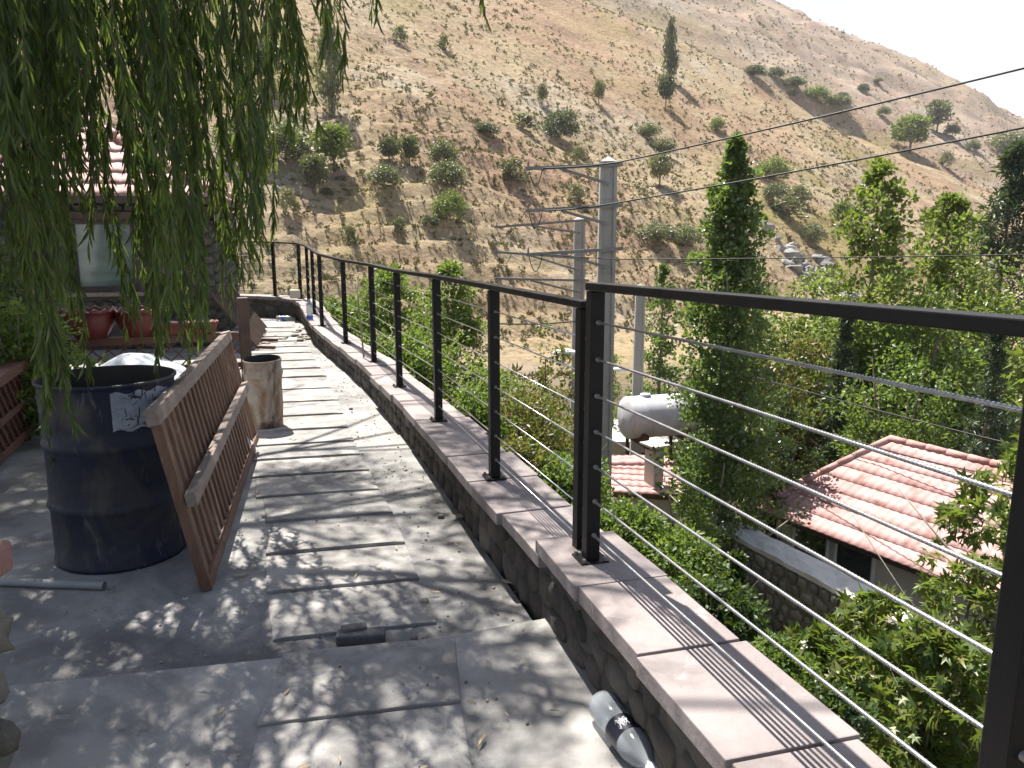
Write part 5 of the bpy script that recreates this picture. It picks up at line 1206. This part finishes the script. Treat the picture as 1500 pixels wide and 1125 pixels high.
HB = [ # px, base y, width px, height px, kind, material, label
 (822, 208, 52, 48, 'round', 'hill_dark', 'large round dark shrub alone in the middle of the hillside'),
 (713, 198, 42, 20, 'round', 'hill_dark', 'low flat dark shrub left of the large round one'),
 (766, 187, 38, 22, 'loose', 'hill_olive', 'grey olive shrub between the flat dark one and the large round one'),
 (648, 243, 46, 42, 'round', 'hill_olive', 'grey green shrub at the top of a column of three bushes'),
 (656, 280, 52, 44, 'round', 'hill_olive', 'grey green shrub in the middle of a column of three bushes'),
 (660, 325, 50, 46, 'round', 'hill_green', 'yellow green bush at the bottom of a column of three bushes'),
 (631, 334, 26, 22, 'round', 'hill_dark', 'small dark bush touching the yellow green bush'),
 (562, 277, 46, 36, 'round', 'hill_olive', 'olive bush with a dark shadow right of the bright green tree'),
 (489, 250, 54, 58, 'tree', 'hill_green', 'bright yellow green small tree near the willow strands'),
 (571, 241, 34, 32, 'tree', 'hill_olive', 'thin olive tree, left one of a pair above the olive bush'),
 (600, 243, 32, 38, 'tree', 'hill_olive', 'thin olive tree, right one of a pair above the olive bush'),
 (752, 268, 52, 40, 'loose', 'hill_olive', 'scraggy olive shrub at the tip of the highest crossarm'),
 (846, 297, 34, 30, 'loose', 'hill_pale', 'pale yellow tuft beside the tall pole under its highest arm'),
 (847, 236, 26, 22, 'loose', 'hill_pale', 'pale bush just above the highest crossarm'),
 (966, 273, 36, 42, 'tree', 'hill_pale', 'pale little tree right of the tall pole top'),
 (972, 227, 38, 26, 'round', 'hill_olive', 'olive shrub above the pale little tree'),
 (950, 203, 36, 24, 'round', 'hill_olive', 'olive shrub left of and above its neighbour near the pole'),
 (1050, 194, 22, 22, 'round', 'hill_green', 'small green shrub above the wire at the top of the tall poplar'),
 (980, 118, 24, 76, 'column', 'hill_dark', 'narrow dark poplar standing high on the slope'),
 (975, 158, 24, 42, 'tree', 'hill_dark', 'small round tree below the narrow dark poplar'),
 (877, 153, 18, 30, 'tree', 'hill_pale', 'tiny pale tree on the slope right of the middle'),
 (794, 156, 16, 26, 'tree', 'hill_pale', 'tiny faint tree left of another tiny pale tree'),
 (487, 165, 38, 120, 'column', 'hill_olive', 'tall thin olive poplar beside the willow strands'),
 (586, 347, 26, 26, 'loose', 'hill_olive', 'small grey shrub right above the long railing'),
 (513, 358, 24, 30, 'loose', 'hill_olive', 'small grey shrub above the far bend of the railing'),
 (462, 290, 44, 52, 'tree', 'hill_olive', 'pale olive tree left of and below the bright green tree'),
 (424, 312, 30, 40, 'loose', 'hill_pale', 'dry yellowish shrub above the far railing'),
 (395, 125, 46, 52, 'tree', 'hill_olive', 'olive tree high behind the willow strands'),
 (345, 235, 60, 60, 'round', 'hill_olive', 'olive bush behind the willow right of the hut roof'),
 (415, 248, 90, 70, 'round', 'hill_olive', 'wide olive green bush seen through the thin end of the willow'),
 (265, 112, 34, 36, 'tree', 'hill_olive', 'olive tree half hidden high behind the dense willow'),
 (480, 290, 18, 14, 'round', 'hill_dark', 'tiny dark bush below the bright green tree'),
 (650, 72, 22, 22, 'loose', 'hill_pale', 'dry twiggy shrub near the top, right one of two'),
 (585, 62, 28, 26, 'loose', 'hill_pale', 'dry twiggy shrub near the top, left one of two'),
 (1107, 113, 34, 20, 'round', 'hill_dark', 'dark bush at the upper end of a row along the gully'),
 (1136, 116, 24, 18, 'round', 'hill_dark', 'dark bush second in the row along the gully'),
 (1162, 130, 34, 16, 'round', 'hill_dark', 'dark bush third in the row along the gully'),
 (1160, 146, 14, 14, 'round', 'hill_dark', 'very small dark bush under the gully row'),
 (1195, 148, 40, 22, 'round', 'hill_green', 'green bush in the middle of the gully row'),
 (1234, 147, 18, 12, 'round', 'hill_dark', 'small dark bush right of the green gully bush'),
 (1222, 158, 46, 18, 'round', 'hill_olive', 'olive bush just below the green gully bush'),
 (1265, 135, 18, 14, 'round', 'hill_dark', 'single round dark bush above the gully on the far slope'),
 (1286, 122, 14, 8, 'round', 'hill_olive', 'faint small bush near the ridge line'),
 (1294, 172, 20, 14, 'round', 'hill_olive', 'small grey bush touching the upper wire'),
 (1332, 224, 52, 46, 'tree', 'hill_green', 'spreading green tree with long shadow between the two wires'),
 (1372, 196, 36, 40, 'tree', 'hill_olive', 'olive tree right of and above the spreading green tree'),
 (1394, 201, 22, 18, 'round', 'hill_dark', 'dark bush beside the olive tree on the right slope'),
 (1424, 222, 22, 18, 'round', 'hill_olive', 'small olive bush right of the spreading tree under the second wire'),
 (1482, 232, 70, 42, 'round', 'hill_olive', 'wide olive bush at the right edge of the slope'),
 (1132, 266, 52, 36, 'round', 'hill_green', 'green bush under the second wire beside the poplar top'),
 (1134, 295, 36, 30, 'round', 'hill_olive', 'grey bush under the green bush beside the poplar'),
 (1168, 300, 44, 32, 'loose', 'hill_pale', 'pale dry bush right of the grey bush'),
 (1152, 322, 56, 34, 'loose', 'hill_olive', 'grey olive brush right of the poplar'),
 (1190, 360, 38, 36, 'round', 'hill_olive', 'greyish bush above the rock outcrop'),
 (1232, 335, 30, 34, 'tree', 'hill_green', 'small green tree left of the ragged poplar'),
 (960, 358, 60, 32, 'round', 'hill_olive', 'flat grey green thicket right of the tall pole'),
 (1005, 364, 50, 34, 'round', 'hill_olive', 'flat grey green thicket beside the narrow poplar'),
 (1385, 245, 24, 24, 'loose', 'hill_pale', 'pale shrub on the slope above the yellow poplar'),
 (1300, 330, 30, 24, 'loose', 'hill_olive', 'olive brush behind the ragged poplar'),
]
def hill_plants():
    for i, (px, py, wp, hp, kind, mk, lb) in enumerate(HB):
        h = hit(px, py)
        if h is None: continue
        fw = h.y * CP - (h.z - CAM_H) * SP; s = fw / F_PX; W = wp * s * 1.12; H = hp * s * 1.08
        cat = 'tree' if kind in ('tree', 'column') else 'bush'
        if kind in ('tree', 'column'):
            r = empty('hillside_tree', (h.x, h.y, h.z - .05), lb, 'tree', 'trees on the dry hillside', rz=i * 1.7); r.scale = (W, W, H)
            o = link_mesh('crown', PM[kind, mk], None, r); link_mesh('trunk', STEM, None, r)
        else:
            r = link_mesh('hillside_bush', PM[kind, mk], None); r.location = (h.x, h.y, h.z - .05 * H); r.scale = (W, W, H); r.rotation_euler = (0, 0, i * 1.7); tag(r, lb, 'bush', 'bushes on the dry hillside')
hill_plants()
def scrub():
    rng = np.random.default_rng(5); Cn, S = [], []
    for _ in range(72000):
        Y = math.exp(rng.uniform(math.log(36), math.log(420))); u = rng.uniform(-.78, .74); X = u * Y
        v = noise.noise(Vector((X * .05, Y * .05, 4))) + .5 * noise.noise(Vector((X * .2, Y * .2, 1)))
        if rng.random() > .45 + .8 * v: continue
        g = G(X, Y)
        if g < -5.4: continue
        Cn.append((X, Y, g)); S.append(rng.uniform(.10, .28) * (1 + Y / 160) * (1.7 if rng.random() < .05 else 1))
    Cn = np.array(Cn); S = np.array(S); per = 9; N = len(Cn) * per
    c = np.repeat(Cn, per, 0); s = np.repeat(S, per); d = unit(rng, N); d[:, 2] = np.abs(d[:, 2]) * 1.1
    p = c + d * (s * .12)[:, None]; me = leaves_mesh('scrub', p, d, unit(rng, N), s * (.5 + .5 * rng.random(N)), s * .38, 'rhomb')
    tag(link_mesh('scrub', me, M['scrub']), 'brown dry tufts dotted over the hillside', kind='stuff')
scrub()
def grass():
    rng = np.random.default_rng(6); P = []
    while len(P) < 9000:
        Y = rng.uniform(1, 30); X = wall_x(Y) + .35 + rng.random() ** 1.3 * 11
        P.append((X, Y, G(X, Y) - .01))
    P = np.array(P); N = len(P); d = unit(rng, N) * .6 + np.array([0, 0, 1]); ln = rng.uniform(.08, .28, N)
    me = leaves_mesh('undergrowth', P, d, unit(rng, N), ln, ln * .22, 'rhomb'); tag(link_mesh('undergrowth', me, M['grass']), 'rough grass and weeds covering the slope below the wall', kind='stuff')
grass()
def rock_outcrop():
    h = hit(1185, 400) or Vector((30, 80, -3)); b = MB(); rng = random.Random(9); fw = h.y / F_PX
    for k in range(46):
        x = h.x + rng.uniform(-45, 55) * fw; y = h.y + rng.uniform(-3, 5); r = rng.uniform(5, 13) * fw; g = G(x, y)
        n = len(b.v); b.stone((x, y, g + r * .1), r * 1.2, r, r * rng.uniform(.5, 1.0), rng, Matrix.Rotation(rng.random() * 3, 3, 'Z') @ Matrix.Rotation(rng.uniform(-.6, .6), 3, 'X'), .9, .75)
    for i in range(len(b.sm)): b.sm[i] = False
    tag(b.build('rock_outcrop', M['rock']), 'grey broken rock outcrop behind the poplar at the foot of the hill', 'rock')
rock_outcrop()

# ------------------------------------------------------------------ thin valley air
def haze():
    b = MB(); b.box((60, 230, 130), (1700, 560, 300)); o = b.build('haze', None); tag(o, 'thin pale summer haze filling the valley', kind='stuff')
    m = bpy.data.materials.new('haze'); m.use_nodes = True; nt = m.node_tree; nt.nodes.remove(nt.nodes['Principled BSDF'])
    v = nt.nodes.new('ShaderNodeVolumePrincipled'); v.inputs['Color'].default_value = (.92, .95, 1, 1); v.inputs['Density'].default_value = .00022; v.inputs['Anisotropy'].default_value = .3
    nt.links.new(v.outputs[0], nt.nodes['Material Output'].inputs['Volume']); o.data.materials.append(m)
haze()
